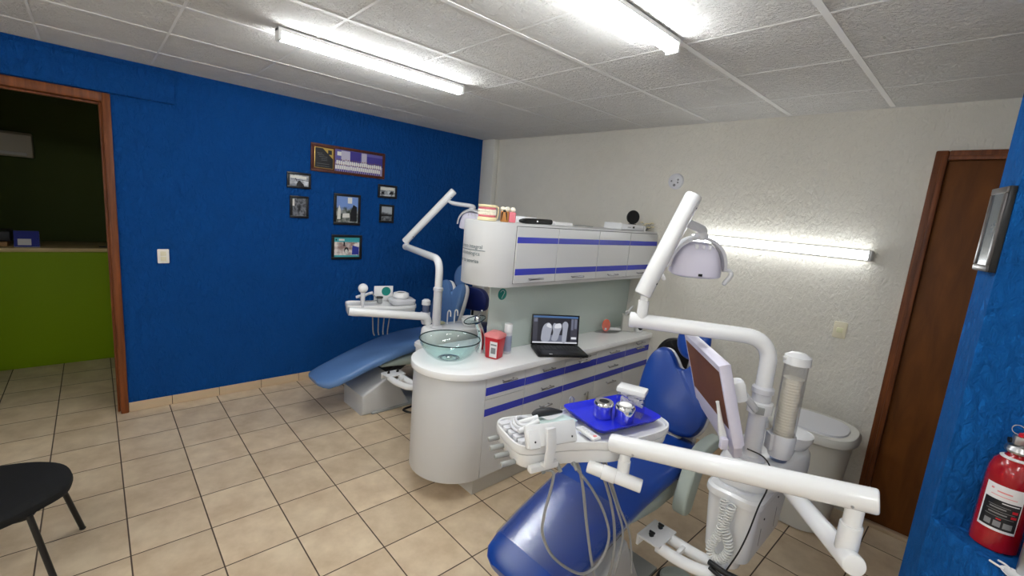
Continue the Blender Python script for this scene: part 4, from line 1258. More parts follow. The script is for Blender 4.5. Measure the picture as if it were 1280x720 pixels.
# ------------------------------------------------------------------ overhead lamps on poles
def operating_light(label, pole, zb, zarm, arm_end, knee, tip, head, yaw, pitch, rp, sides=(-1, 1)):
    t = thing('operating_light', label, 'lamp', (pole[0], pole[1], zb))
    pv = Vector((pole[0], pole[1], zb))
    ae = Vector(arm_end)
    B = lambda mb, n, m, par=t: mb.build(n, m, par, True)
    top = Vector((pole[0], pole[1], zarm))
    zc_ = zb + .33
    b = MB(); b.tube([pv, pv + Vector((0, 0, .33))], rp * 1.12, 22); b.lathe([(rp * 1.12, .325), (rp * 1.3, .33), (rp * 1.3, .352), (rp, .362)], pv, 24); b.lathe([(rp * 1.7, 0), (rp * 1.7, .008), (rp * 1.2, .02), (rp, .02)], pv, 24); B(b, 'lower_pole', M['plast2'])
    d = (ae - top).normalized()
    b = MB(); b.tube(fillet([Vector((pole[0], pole[1], zc_)), top, ae], .13, 12), rp, 22); b.tube([ae - d * .02, ae + d * .0, ae + d * .004], [rp * 1.08, rp * 1.08, rp * .9], 22); B(b, 'swing_arm', M['enamel'])
    kn = Vector(knee)
    foot = Vector((kn.x, kn.y, ae.z + rp * .8))
    b = MB(); b.rod(foot - Vector((0, 0, .02)), foot + Vector((0, 0, (kn.z - foot.z) * .55)), rp * .72); b.rod(foot + Vector((0, 0, (kn.z - foot.z) * .3)), kn, rp * .52); B(b, 'knuckle', M['enamel'])
    tp = Vector(tip)
    dd = (tp - kn).normalized()
    b = MB(); b.rod(kn - dd * rp * 1.1, tp, rp * 1.12, 22, rp * .35); B(b, 'spring_arm', M['enamel'])
    for s in (.1, .9):
        q = kn + (tp - kn) * s + Vector((.72, -.0, -.4)).normalized() * rp * 1.08
        b = MB(); b.ell(q, (.006, .006, .006), None, 10, 8); B(b, 'screw', M['darkstuff'])
    hv = Vector(head)
    hm = Matrix.Translation(hv) @ Matrix.Rotation(yaw, 4, 'Z') @ Matrix.Rotation(pitch, 4, 'X') @ Matrix.Scale(.94, 4)
    nk = hm @ Vector((0, 0, .122))
    b = MB(); b.tube(spline([tp - dd * .05, tp - dd * .05 + Vector((0, 0, -.08)), nk + Vector((0, 0, .03)), nk], 6), [.017] * 7 + [.021] * 6 + [.02] * 6, 14); b.ell(nk, (.034, .034, .022), None, 18, 12); B(b, 'drop_link', M['plast2'])
    # dome
    def rg(w, dp, z, oy, p=3.0):
        n = 32
        o = []
        for k in range(n):
            a = 2 * PI * k / n
            o.append(Vector((math.copysign(abs(math.cos(a)) ** (2 / p), math.cos(a)) * w, oy + math.copysign(abs(math.sin(a)) ** (2 / p), math.sin(a)) * dp, z)))
        return o
    b = MB(); b.loft([rg(.122, .072, -.088, .0), rg(.132, .08, -.08, 0), rg(.130, .08, -.05, .0), rg(.120, .074, .0, .004), rg(.100, .062, .05, .008), (rg(.07, .045, .078, .01)), rg(.03, .02, .088, .012)]); b.xf(hm); B(b, 'lamp_dome', M['lilac'])
    b = MB(); b.box(-.012, .010, -.0815, -.076, -.078, -.064, .002); b.xf(hm); B(b, 'black_switch', M['black'])
    b = MB()
    for k in (-1, 0, 1):
        b.box(k * .035 - .003, k * .035 + .003, -.066, -.03, .062, .083, .002, Matrix.Identity(4))
    b.xf(hm); B(b, 'vent_ribs', M['plast'])
    # yoke and handles
    arc = [Vector((.150 * math.cos(a) * 1.0, .0, -.045 + .160 * math.sin(a))) for a in [PI * k / 18 for k in range(19)]]
    b = MB()
    rings = []
    for i, p in enumerate(arc):
        nn = Vector((p.x, 0, p.z + .045)).normalized()
        w = .03
        rings.append([p + nn * .008 + Vector((0, w, 0)), p + nn * .008 - Vector((0, w, 0)), p - nn * .008 - Vector((0, w, 0)), p - nn * .008 + Vector((0, w, 0))])
    b.loft(rings); b.xf(hm); B(b, 'yoke', M['plast2'])
    for s in sides:
        b = MB(); b.tube(spline([(s * .15, 0, -.048), (s * .185, -.005, -.05), (s * .195, -.01, -.075), (s * .16, -.02, -.125)], 5), [.011] * 8 + [.0125] * 7 + [.01], 12); b.xf(hm); B(b, 'handle', M['plast'])
    b = MB(); b.loft([rg(.11, .062, -.0885, 0), rg(.105, .058, -.093, 0)]); b.xf(hm); B(b, 'lens', M['acrylicb'])
    return t


operating_light('white overhead dental lamp on the bent pole beside the right-hand chair', (PX, PY), .867, 1.452, (-1.135, 1.92, 1.452), (-1.087, 1.943, 1.616), (-.994, 2.108, 2.074), (-.985, 2.22, 1.768), math.radians(48), math.radians(6), .036)
operating_light('white overhead dental lamp on the bent pole near the blue wall', (LX, LY), .867, 1.465, (-4.12, 2.42, 1.475), (-4.07, 2.40, 1.55), (-3.75, 2.72, 2.08), (-3.66, 2.895, 1.80), math.radians(48), math.radians(14), .033, (1,))


# ------------------------------------------------------------------ delivery units
def delivery_unit(label, cx, cy, z, knobs, k=1.0):
    """Local x = v (towards the viewer's right), local y = u (long axis)."""
    t = thing('delivery_unit', label, 'dental unit', (cx, cy, z), math.radians(-12.7))
    B = lambda mb, n, m, par=t: mb.build(n, m, par, False)
    ol = smooth_poly([(p[0] * k, p[1] * k) for p in [(-.158, -.465), (-.12, -.515), (-.02, -.53), (.06, -.525), (.095, -.48), (.115, -.36), (.155, -.235), (.192, -.15), (.203, -.03), (.197, .11), (.172, .19), (.12, .225), (0, .232), (-.10, .222), (-.143, .18), (-.15, .06), (-.14, -.10), (-.13, -.2), (-.142, -.34)]], 4)
    c = Vector((.01, -.14, 0))
    def ring(s, zz, dx=0):
        return [Vector((c.x + (p[0] - c.x) * s + dx, c.y + (p[1] - c.y) * (1 - (1 - s) * .6), zz)) for p in ol]
    b = MB(); b.loft([ring(.80, -.098), ring(.90, -.092), ring(.955, -.07), ring(.98, -.034)]); B(b, 'lower_shell', M['plast'])
    b = MB(); b.loft([ring(.985, -.031), ring(1.0, -.027), ring(1.005, -.008), ring(.995, .004), ring(.96, .004), ring(.945, -.008), ring(.93, -.010)]); B(b, 'upper_shell', M['plast'])
    for i, (kx, ky, kz) in enumerate(((-.095, -.532, -.045), (-.05, -.545, -.058), (-.005, -.55, -.068), (.04, -.545, -.078))) if knobs else ():
        b = MB(); b.rod((kx, ky + .03, kz), (kx - .006, ky - .03, kz - .004), .0105, 12); B(b, 'grey_knob', M['greyp'])
    return t


tz = 1.05
dR = delivery_unit('white instrument table carrying the blue tray over the chair', -1.03, 1.68, tz, True)
# arm of the right-hand table
A1, A2 = Vector((-.892, 1.491, 1.047)), Vector((-.081, 1.606, 1.196))
dd = (A2 - A1).normalized()
b = MB(); b.rod(A1, A2, .0365, 28, .008); b.build('upper_arm', M['enamel'], dR)
for q in (A1 + dd * .09, A2 - dd * .075):
    b = MB(); b.ell(q + Vector((.56, -.75, -.38)).normalized() * .0362, (.005, .007, .007), None, 10, 8); b.build('screw', M['steel'], dR)
P1 = A1 + dd * .065
b = MB(); b.rod(P1 + Vector((0, 0, -.02)), P1 + Vector((0, 0, -.115)), .021, 20); b.rod(P1 + Vector((0, 0, -.06)), P1 + Vector((0, 0, -.115)), .0245, 20); b.build('tilt_post', M['enamel'], dR)
b = MB(); b.rod((-.945, 1.425, .942), (-.748, 1.512, .922), .0265, 22, .005); b.rod((-.89, 1.449, .936), (-.84, 1.471, .931), .030, 22); b.build('cross_tube', M['enamel'], dR)
P2 = A2 - dd * .05
b = MB(); b.rod(P2 + Vector((0, 0, -.03)), P2 + Vector((0, 0, -.175)), .024, 22); b.rod(P2 + Vector((0, 0, -.085)), P2 + Vector((0, 0, -.172)), .0295, 22); b.build('elbow_post', M['enamel'], dR)
b = MB(); b.rod((-.097, 1.538, 1.015), (-.445, 2.19, .855), .0315, 24, .008); b.build('lower_arm', M['enamel'], dR)
# film viewer panel seen from behind
t = dR
mp_ = Matrix.Translation((.112, -.41, .052)) @ Matrix.Rotation(math.radians(-26), 4, 'Y') @ Matrix.Rotation(math.radians(-3), 4, 'X')
b = MB(); b.box(-.014, .008, -.115, .115, -.042, .042, .007); b.cbox((.008, -.085, -.01), (.014, .05, .07), .007); b.xf(mp_); pn = b.build('viewer_panel', M['plast'], t, False)
for yy in (-.085, .09):
    b = MB(); b.ell((.0155 if yy < 0 else .0085, yy, -.02), (.002, .004, .004), None, 8, 6); b.xf(mp_); b.build('screw', M['darkstuff'], pn, False)
b = MB(); b.tube([(.118, -.425, .095), (.143, -.425, .085), (.150, -.43, .02), (.146, -.435, -.03), (.128, -.437, -.07)], .0, 4) if False else None
b.prism([(.126, .09), (.146, .094), (.158, .03), (.150, -.06), (.118, -.066), (.118, -.05), (.138, -.045), (.143, .02)], -.455, -.415, .004, Matrix(((1, 0, 0, 0), (0, 0, 1, 0), (0, 1, 0, 0), (0, 0, 0, 1)))); b.build('viewer_bracket', M['plast'], t, False)
b = MB(); b.box(.100, .128, -.50, -.37, -.088, -.062, .006); b.build('bracket_foot', M['plast'], t, False)
# key strip
b = MB(); b.box(.045, .155, -.232, -.19, .004, .016, .004); ks = b.build('key_strip', M['plast'], t, False)
for i in range(5):
    b = MB(); b.cbox((.06 + i * .02, -.211, .0175), (.011, .014, .003), .001); b.build('key', M['plast2'] if i < 4 else M['redlid'], ks, False)
# hoses hanging from the near edge
def hose(name, pts, r, mat):
    b = MB(); b.tube(spline(pts, 8), r, 9); return b.build(name, mat, t, False)
for q in ((.098, -.43, -.085), (.112, -.36, -.088), (.125, -.29, -.09)):
    b = MB(); b.rod((q[0] - .02, q[1], q[2] + .01), (q[0] + .02, q[1], q[2] - .02), .008, 10); b.build('hose_nozzle', M['greyp'], t, False)
hose('hose', [(.115, -.43, -.09), (.13, -.392, -.115), (.14, -.425, -.27), (.14, -.42, -.36), (.14, -.346, -.49), (.14, -.195, -.617), (.14, -.094, -.604), (.14, -.054, -.498), (.14, -.098, -.367), (.135, -.181, -.232), (.128, -.263, -.132), (.118, -.30, -.09)], .0058, M['hose'])
hose('hose', [(.10, -.27, -.09), (.12, -.256, -.123), (.125, -.226, -.22), (.125, -.175, -.42), (.13, -.111, -.645), (.12, -.03, -.80)], .0065, M['hose'])
hose('hose', [(.10, -.15, -.09), (.12, -.13, -.164), (.125, -.059, -.321), (.13, -.016, -.471), (.13, .002, -.639), (.12, -.02, -.78)], .0065, M['hose'])
hose('hose', [(.115, -.14, -.09), (.13, -.115, -.168), (.14, -.03, -.353), (.14, .03, -.50), (.14, .02, -.66), (.13, .0, -.80)], .005, M['hose'])
hose('hose', [(.12, -.125, -.09), (.13, -.105, -.16), (.14, -.017, -.353), (.14, .076, -.521), (.14, .129, -.737)], .005, M['hose'])
# the instrument holder end with coiled hoses
b = MB()
for k in range(5):
    b.prism(rrect(.03, .05, .008), 0, .02, .003, Matrix.Translation((-.10 + k * .038, -.49, -.004)))
b.build('holder_slots', M['plast2'], t, False)
for k, (r, zz) in enumerate(((.05, .026), (.042, .036), (.034, .046))):
    b = MB(); b.tube(spline([(-.03 + r * math.cos(a), -.44 + r * 1.1 * math.sin(a), zz + .004 * math.sin(2 * a)) for a in [2 * PI * i / 12 for i in range(13)]], 4), .0065, 8); b.build('coiled_hose', M['plast2'], t, False)
b = MB(); b.rod((-.04, -.49, .03), (-.01, -.39, .06), .011, 12); b.rod((.015, -.495, .03), (.01, -.40, .055), .010, 12); b.build('handpieces', M['plast'], t, False)

# things on the right-hand table
def on_table(v, u, z):
    q = Matrix.Rotation(math.radians(-12.7), 4, 'Z') @ Vector((v, u, 0))
    return (-1.03 + q.x, 1.68 + q.y, tz + z)
t = thing('instrument_tray', 'bright blue plastic tray lying on the white instrument table', 'tray', on_table(.005, .005, .005), math.radians(-12.7))
def tr(w, h, z, r):
    return [Vector((p[0], p[1], z)) for p in rrect(w, h, r, 6)]
b = MB(); b.loft([tr(.225, .325, .0, .03), tr(.235, .335, .001, .03), tr(.268, .368, .022, .035), tr(.272, .372, .024, .035), tr(.264, .364, .023, .034), tr(.232, .332, .005, .03), tr(.22, .32, .004, .03)]); b.build('tray_body', M['tray'], t, False)


def jar(label, v, u, lidded):
    p = on_table(v, u, .0105)
    t = thing('steel_jar', label, 'jar', p, 0, 'steel jars on the blue tray')
    t.scale = (1.15, 1.15, 1.15)
    b = MB(); b.lathe([(0, 0), (.034, 0), (.0365, .003), (.0365, .05), (.034, .052), (.034, .010), (0, .008)], (0, 0, 0), 36); b.build('cup', M['chrome'], t, False)
    b = MB()
    if lidded:
        b.lathe([(.038, .048), (.0385, .058), (.034, .066), (.026, .067), (.0255, .064), (.0, .063)], (0, 0, 0), 36); b.build('lid', M['chrome'], t, False)
        b = MB(); b.ell((0, 0, .0655), (.024, .024, .009), None, 20, 10); b.build('cotton', M['cotton'], t, False)
    else:
        b.lathe([(.0375, .048), (.038, .056), (.034, .062), (.02, .062), (.0195, .056), (.0, .05)], (0, 0, 0), 36); b.build('lid', M['chrome'], t, False)
        b = MB(); b.lathe([(0, .0625), (.019, .0625), (.019, .061), (0, .061)], (0, 0, 0), 24); b.build('dark_opening', M['black'], t, False)
    return t


jar('open steel jar with dark mouth on the blue tray, left of the pair', .0, -.045, False)
jar('steel jar stuffed with white cotton on the blue tray, right of the pair', .073, .012, True)
p = on_table(.022, .098, .0105)
t = thing('cotton_roll_box', 'clear cotton roll dispenser with white lid on the blue tray', 'dispenser', p, math.radians(18))
t.scale = (1.08, 1.08, 1.2)
b = MB(); b.box(-.055, .055, -.032, -.030, 0, .085); b.box(-.055, .055, .030, .032, 0, .085); b.box(-.055, -.053, -.030, .030, 0, .085); b.box(.053, .055, -.030, .030, 0, .085); b.box(-.055, .055, -.032, .032, 0, .003); b.build('clear_case', M['acrylic'], t, False)
b = MB(); b.box(-.059, .059, -.036, .036, .085, .104, .004); b.build('lid', M['plast'], t, False)
b = MB()
rnd = random.Random(11)
for k in range(26):
    x, y, z = rnd.uniform(-.040, .040), rnd.uniform(-.020, .020), .035 + rnd.uniform(0, .045)
    a = rnd.uniform(-.6, .6)
    b.rod((x - .011 * math.cos(a), y - .004, z - .011 * math.sin(a)), (x + .011 * math.cos(a), y + .004, z + .011 * math.sin(a)), .0065, 8)
cr = b.build('cotton_rolls', M['cotton'], t, False)
cr['kind'] = 'stuff'
t = thing('dark_handpiece', 'dark grey oval instrument on the far side of the white table', 'dental tool', on_table(-.085, -.285, .005))
b = MB(); b.tube(spline([on_table(-.095, -.36, .03), on_table(-.09, -.33, .034), on_table(-.08, -.28, .036), on_table(-.07, -.22, .03)], 6), [.006, .009, .012, .014, .016, .017] + [.018] * 6 + [.017, .016, .014, .012, .010, .008, .006], 14); b.build('grip', M['darkstuff'], t)
t = thing('film_pouches', 'pale green plastic pouches on the head of the white table', 'pouch', on_table(-.03, -.33, .005))
b = MB()
for k, (v, u, a) in enumerate(((-.06, -.36, .2), (-.02, -.31, -.25), (.03, -.36, .5), (-.02, -.25, .1))):
    b.cbox(on_table(v, u, .0065 + .002 * k), (.075, .115, .0016), .0006, (.02, .02, a))
b.build('pouches', pm('pale_green_film', srgb(206, 226, 222), .2), t)
t = thing('steel_hook', 'small steel hook standing at the far edge of the blue tray', 'hook', on_table(-.15, -.1, .004))
b = MB(); b.tube(spline([on_table(-.145, -.12, .004), on_table(-.145, -.12, .04), on_table(-.143, -.112, .052), on_table(-.14, -.10, .04), on_table(-.14, -.10, .015)], 5), .004, 8); b.build('wire', M['steel'], t)

# left-hand instrument table
dL = delivery_unit('white instrument table with a ball-topped post near the blue wall', -3.67, 2.06, 1.0, False, .8)
t = dL
AL = fillet([(-3.565, 1.60, .955), (-3.40, 2.20, .895), (-3.395, 2.225, .86), (-3.395, 2.225, .80)], .12, 10)
b = MB(); b.tube(fillet([(-3.57, 1.585, .985), (-3.355, 2.215, .925), (-3.355, 2.235, .862)], .15, 12), .036, 20); b.build('table_arm', M['enamel'], t)
b = MB(); b.rod((.075, -.30, -.02), (.075, -.30, .13), .019, 16); b.build('ball_post', M['plast2'], t, False)
b = MB(); b.ell((.075, -.30, .155), (.042, .042, .042), None, 24, 16); b.build('ball', M['plast'], t, False)
b = MB(); b.box(-.108, -.098, -.16, .015, .004, .14, .003); cd = b.build('film_card', M['label'], t, False)
b = MB(); b.lathe([(0, .001), (.042, .001), (.042, 0), (0, 0)], (-.0975, -.05, .09), 24, Matrix.Rotation(PI / 2, 4, 'Y')); b.build('sticker', M['teal'], cd, False)
for k in range(4):
    b = MB(); b.tube(spline([(.03 - .02 * k, -.20 + .06 * k, -.09), (.03 - .02 * k, -.19 + .05 * k, -.25), (.0, -.17 + .04 * k, -.30)], 6), .0055, 8); b.build('hose', M['hose'], t, False)
b = MB(); b.tube(spline([(-.02, -.26, .06), (-.05, -.22, .075), (-.08, -.18, .07), (-.02, -.15, .03), (.04, -.22, .03), (.02, -.28, .03), (-.04, -.30, .05)], 6), .006, 8); b.build('coiled_hose', M['greyp'], t, False)
b = MB(); b.rod((-.05, -.33, .05), (-.07, -.18, .085), .013, 12); b.build('handpieces', M['plast2'], t, False)
b = MB(); b.box(-.02, .03, -.155, -.115, .003, .05, .006); b.build('dark_cup', M['greyp'], t, False)
b = MB(); b.lathe([(0, .012), (.03, .012), (.031, .0), (0, 0)], (.005, -.135, .05), 16); b.build('cup_mouth', M['black'], t, False)
b = MB(); b.loft([[Vector((p[0] + .04, p[1] + .06, z)) for p in rrect(w_, h_, .04, 6)] for (w_, h_, z) in ((.18, .20, .004), (.195, .215, .02), (.20, .22, .045), (.18, .20, .05))]); b.build('tool_box', M['plast2'], t, False)
b = MB(); b.lathe([(0, 0), (.06, .0), (.075, .02), (.068, .05), (.045, .058), (.043, .05), (0, .045)], (.04, .05, .0505), 28); b.build('round_dish', M['plast'], t, False)
b = MB(); b.lathe([(0, .004), (.042, .004), (.042, .0), (0, 0)], (.04, .05, .097), 24); b.build('dish_centre', M['black'], t, False)

# ------------------------------------------------------------------ monitor on the right-hand pole
TR = Vector((-.680, 1.895, 0))
dm = Vector((-.65, .76, 0)).normalized()
t = thing('monitor', 'lilac-white flat monitor with brown reflections painted on its screen, held beside the lamp pole', 'monitor', (-.72, 1.98, 1.0))
# local frame: X along the screen (away from viewer), Z up, -Y... normal n
n_ = Vector((-.76, -.65, 0)).normalized()
mm = Matrix(((dm.x, n_.x, 0, TR.x), (dm.y, n_.y, 0, TR.y), (0, 0, 1, 0), (0, 0, 0, 1))) @ Matrix.Translation((0, 0, 1.36)) @ Matrix.Rotation(math.radians(-18), 4, 'X') @ Matrix.Translation((0, 0, -1.36))
W0 = .505
b = MB()
ro = lambda x0, x1, z0, z1, y: [Vector((x0, y, z0)), Vector((x1, y, z0)), Vector((x1, y, z1)), Vector((x0, y, z1))]
b.loft([ro(-.012, W0 + .012, 1.002, 1.362, -.045), ro(-.02, W0 + .02, .995, 1.368, -.03), ro(-.02, W0 + .02, .995, 1.368, -.004), ro(-.016, W0 + .016, 1.0, 1.364, .002)])
b.xf(mm); sh = b.build('housing', M['lilac'], t)
b = MB(); b.poly([(0, .0026, 1.075), (W0, .0026, 1.075), (W0, .0026, 1.335), (0, .0026, 1.335)])
b.xf(mm); b.build('screen', M['screenoff'], t)
b = MB(); b.prism([(-.01, 1.0), (W0, 1.0), (W0 * .9, .965), (W0 * .2, .925), (.03, .925)], -.04, .0, .006, Matrix(((1, 0, 0, 0), (0, 0, 1, 0), (0, 1, 0, 0), (0, 0, 0, 1)))); b.xf(mm); b.build('chin', M['lilac'], t)
b = MB(); b.cbox((.05, -.075, 1.22), (.07, .06, .10), .02); b.xf(mm); b.build('rear_hinge', M['plast'], t)
ctrp = mm @ Vector((.05, -.095, 1.20))
b = MB(); b.rod(ctrp, (PX + .0, PY - .056, 1.125), .016, 14); b.lathe([(.0415, -.03), (.053, -.026), (.054, .026), (.0415, .03)], (PX, PY, 1.125), 28); b.build('pole_clamp', M['plast'], t)
b = MB(); b.cbox((PX + .02, PY - .057, 1.125), (.035, .012, .035), .003, (0, 0, .4)); b.build('clamp_grip', M['greyp'], t)
# camera wand clipped on the monitor
t = thing('intraoral_camera', 'slim white wand camera clipped on the near edge of the monitor', 'camera', (-.64, 1.87, 1.0))
cpt = lambda x, y, z: mm @ Vector((x, y, z))
b = MB(); b.tube([cpt(.02, .026, .985), cpt(.02, .028, 1.03), cpt(.022, .027, 1.08), cpt(.026, .024, 1.13), cpt(.028, .022, 1.18), cpt(.029, .022, 1.195)], [.015, .017, .014, .009, .007, .008], 14); b.build('wand', M['plast'], t)
b = MB(); b.cbox((0, 0, 0), (.03, .03, .05), .006); b.xf(Matrix.Translation(cpt(-.004, .036, 1.02)) @ Matrix.Rotation(.7, 4, 'Z')); b.build('holder', M['lilac'], t)

# ------------------------------------------------------------------ foot pedal
t = thing('foot_pedal', 'grey-green foot pedal on the floor under the unit bracket', 'pedal', (-.83, 2.24, 0))
b = MB(); b.lathe([(0, .001), (.105, .001), (.11, .008), (.104, .026), (.085, .034), (0, .036)], (-.83, 2.24, 0), 36); b.build('pedal_base', M['darkstuff'], t)
b = MB(); b.lathe([(0, .050), (.06, .048), (.088, .042), (.092, .037), (0, .0365)], (-.83, 2.24, 0), 36); b.cbox((-.83, 2.24, .050), (.17, .03, .010), .004, (0, 0, .5)); b.build('pedal_plate', M['greenpad'], t)
b = MB(); b.tube(spline([(-.75, 2.30, .02), (-.70, 2.36, .012), (-.66, 2.44, .012), (-.60, 2.5, .012)], 6), .007, 8); b.build('cable', M['black'], t)

# ------------------------------------------------------------------ stools
def stool(label, x, y, yaw, mat, hb, wb, tb, zback):
    t = thing('dentist_stool', label, 'stool', (x, y, 0), yaw)
    B = lambda mb, n, m: mb.build(n, m, t, False)
    b = MB()
    for k in range(5):
        a = 2 * PI * k / 5 + .3
        b.tube([(0, 0, .085), (.13 * math.cos(a), .13 * math.sin(a), .08), (.25 * math.cos(a), .25 * math.sin(a), .062)], [.026, .022, .014], 10)
    B(b, 'star_base', M['blackm'])
    for k in range(5):
        a = 2 * PI * k / 5 + .3
        b = MB(); b.lathe([(0, -.011), (.022, -.011), (.025, -.006), (.025, .006), (.022, .011), (0, .011)], (.25 * math.cos(a), .25 * math.sin(a), .0255), 18, Matrix.Rotation(a + PI / 2, 4, 'Z') @ Matrix.Rotation(PI / 2, 4, 'Y')); b.rod((.25 * math.cos(a), .25 * math.sin(a), .03), (.25 * math.cos(a), .25 * math.sin(a), .066), .007, 8); B(b, 'caster', M['black'])
    b = MB(); b.rod((0, 0, .08), (0, 0, .3), .024, 16); b.rod((0, 0, .29), (0, 0, .50), .014, 16); B(b, 'gas_column', M['blackm'])
    b = MB(); b.lathe([(0, .50), (.15, .50), (.175, .515), (.182, .54), (.175, .568), (.14, .582), (0, .586)], (0, 0, 0), 36); B(b, 'seat', mat)
    b = MB(); b.tube(fillet([(0, .05, .495), (0, .24, .495), (0, .235, zback - .04)], .06), .013, 12); B(b, 'back_post', M['blackm'])
    b = MB()
    pr_ = smooth_poly([(-wb / 2, -hb * .30), (-wb * .36, -hb * .5), (wb * .36, -hb * .5), (wb / 2, -hb * .30), (wb / 2, hb * .1), (wb * .33, hb * .44), (0, hb * .5), (-wb * .33, hb * .44), (-wb / 2, hb * .1)], 5)
    rings = [[Vector((p[0] * s, .20 + tz_ - .35 * p[0] ** 2, zback + p[1] * s)) for p in pr_] for (s, tz_) in ((.9, 0), (.98, .008), (1, tb * .4), (1, tb * .6), (.97, tb * .9), (.88, tb))]
    b.loft(rings); B(b, 'backrest', mat)
    return t


stool('black stool with rounded back behind the royal blue chair', -1.60, 3.42, math.radians(225), M['black'], .30, .40, .06, .94)
stool('navy stool with square back behind the faded blue chair', -3.93, 3.37, math.radians(200), M['navy'], .25, .36, .09, .93)

# ------------------------------------------------------------------ waste bin
t = thing('waste_bin', 'tall pale grey plastic bin with flat lid against the white wall', 'bin', (-.60, 3.52, 0))
def brg(w, h, z, r, p=2.6):
    n = 40
    o = []
    for k in range(n):
        a = 2 * PI * k / n
        o.append(Vector((math.copysign(abs(math.cos(a)) ** (2 / p), math.cos(a)) * w, math.copysign(abs(math.sin(a)) ** (2 / p), math.sin(a)) * h, z)))
    return o
b = MB(); b.loft([brg(.175, .17, .001, .05), brg(.19, .185, .012, .05), brg(.235, .225, .60, .05), brg(.242, .232, .645, .05)]); b.build('bin_body', M['bin'], t, False)
b = MB(); b.loft([brg(.255, .245, .640, .05), brg(.265, .252, .648, .05), brg(.265, .252, .675, .05), brg(.250, .240, .695, .05), brg(.225, .212, .698, .05), brg(.215, .20, .692, .05)]); b.build('lid_rim', M['bin'], t, False)
b = MB(); b.loft([brg(.205, .19, .690, .05), brg(.20, .185, .703, .05), brg(.17, .16, .708, .05)]); b.build('swing_flap', M['plast2'], t, False)

# ------------------------------------------------------------------ visitor chair at the lower left
t = thing('visitor_chair', 'black padded visitor chair cut off by the left edge', 'chair', (-2.95, -.42, 0), 0)
so = smooth_poly([(-3.19, -.26), (-3.10, -.145), (-2.97, -.10), (-2.83, -.115), (-2.74, -.20), (-2.66, -.32), (-2.64, -.45), (-2.72, -.60), (-2.95, -.66), (-3.17, -.58), (-3.22, -.42)], 5)
b = MB()
cx_ = Vector((-2.93, -.38, 0))
b.loft([[Vector((cx_.x + (p[0] - cx_.x) * s, cx_.y + (p[1] - cx_.y) * s, z)) for p in so] for (s, z) in ((.90, .395), (.98, .402), (1.0, .42), (.985, .437), (.93, .447), (.80, .45))]); b.build('seat', M['blackf'], t)
def leg(top, foot, nm='leg'):
    b = MB(); b.tube([top, foot], .0125, 12); b.ell(foot, (.015, .015, .008), None, 10, 6); b.build(nm, M['blackm'], t)
leg((-3.02, -.16, .40), (-3.13, -.085, .010)); leg((-2.72, -.24, .40), (-2.655, -.165, .010)); leg((-3.12, -.58, .40), (-3.28, -.72, .010)); leg((-2.74, -.62, .40), (-2.66, -.78, .010))
b = MB(); b.tube(fillet([(-3.02, -.16, .392), (-2.72, -.24, .392), (-2.74, -.62, .392), (-3.12, -.58, .392), (-3.02, -.18, .392)], .03), .011, 10); b.build('seat_frame', M['blackm'], t)
b = MB(); b.tube(fillet([(-3.1, -.6, .40), (-3.14, -.72, .48), (-3.16, -.76, .82)], .06), .0115, 10); b.tube(fillet([(-2.76, -.62, .40), (-2.74, -.74, .48), (-2.74, -.78, .82)], .06), .0115, 10); b.build('back_posts', M['blackm'], t)
b = MB(); b.cbox((-2.95, -.765, .72), (.46, .035, .30), .016, (.1, 0, -.03), 3); b.build('backrest', M['blackf'], t)

# ------------------------------------------------------------------ fire extinguisher and neighbours on the ledge
EX, EY, EZ = .196, 2.262, .9155
t = thing('fire_extinguisher', 'red fire extinguisher with white and black label on the blue ledge', 'fire extinguisher', (EX, EY, EZ))
t.scale = (1.06, 1.06, 1.12)
r_ = .058
b = MB(); b.lathe([(0, 0), (r_ - .006, 0), (r_, .006), (r_, .235), (r_ * .97, .255), (r_ * .84, .278), (r_ * .6, .293), (.026, .30), (.022, .312), (0, .312)], (EX, EY, EZ), 48); b.build('cylinder', M['red'], t)
def patch(a0, a1, z0, z1, rr_, mat, nm, par):
    vs, fs = [], []
    n = 14
    for k in range(n + 1):
        a = a0 + (a1 - a0) * k / n
        for z in (z0, z1):
            vs.append((EX + rr_ * math.cos(a), EY + rr_ * math.sin(a), EZ + z))
    for k in range(n):
        fs.append((2 * k, 2 * k + 2, 2 * k + 3, 2 * k + 1))
    b = MB(); b.mesh(vs, fs); return b.build(nm, mat, par)
aL, aR = math.radians(214), math.radians(306)
lb = patch(aL, aR, .068, .212, r_ + .0006, M['label'], 'paper_label', t)
patch(aL + .09, aR - .05, .076, .166, r_ + .0011, M['labelk'], 'black_panel', lb)
for i, (l, r, z, h, mt) in enumerate(((.5, .95, .158, .003, 'label'), (.15, .75, .147, .0015, 'labelg'), (.2, .65, .139, .004, 'labelg'), (.12, .9, .131, .0015, 'labelg'), (.2, .7, .122, .004, 'labelg'), (.12, .9, .114, .0015, 'labelg'), (.15, .34, .083, .018, 'labelg'), (.40, .6, .083, .018, 'labelg'), (.66, .9, .083, .018, 'labelg'), (.45, .58, .106, .004, 'redp'), (.8, .95, .137, .008, 'redp'), (.8, .95, .12, .008, 'redp'), (.3, .7, .19, .004, 'redlid'), (.12, .2, .195, .005, 'redlid'), (.15, .85, .178, .002, 'redlid'))):
    patch(aL + .09 + (aR - aL - .14) * l, aL + .09 + (aR - aL - .14) * r, z, z + h, r_ + .0015, M[mt], 'label_line', lb)
b = MB(); b.lathe([(.0235, .296), (.0385, .290), (.04, .292), (.0235, .300)], (EX, EY, EZ), 28); b.build('white_collar', M['label'], t)
b = MB(); b.lathe([(0, .312), (.034, .312), (.036, .318), (.03, .332), (.016, .338), (.015, .365), (0, .366)], (EX, EY, EZ), 24); b.cbox((EX + .01, EY - .005, EZ + .352), (.07, .022, .03), .006, (0, 0, .4)); b.build('valve', M['steel'], t)
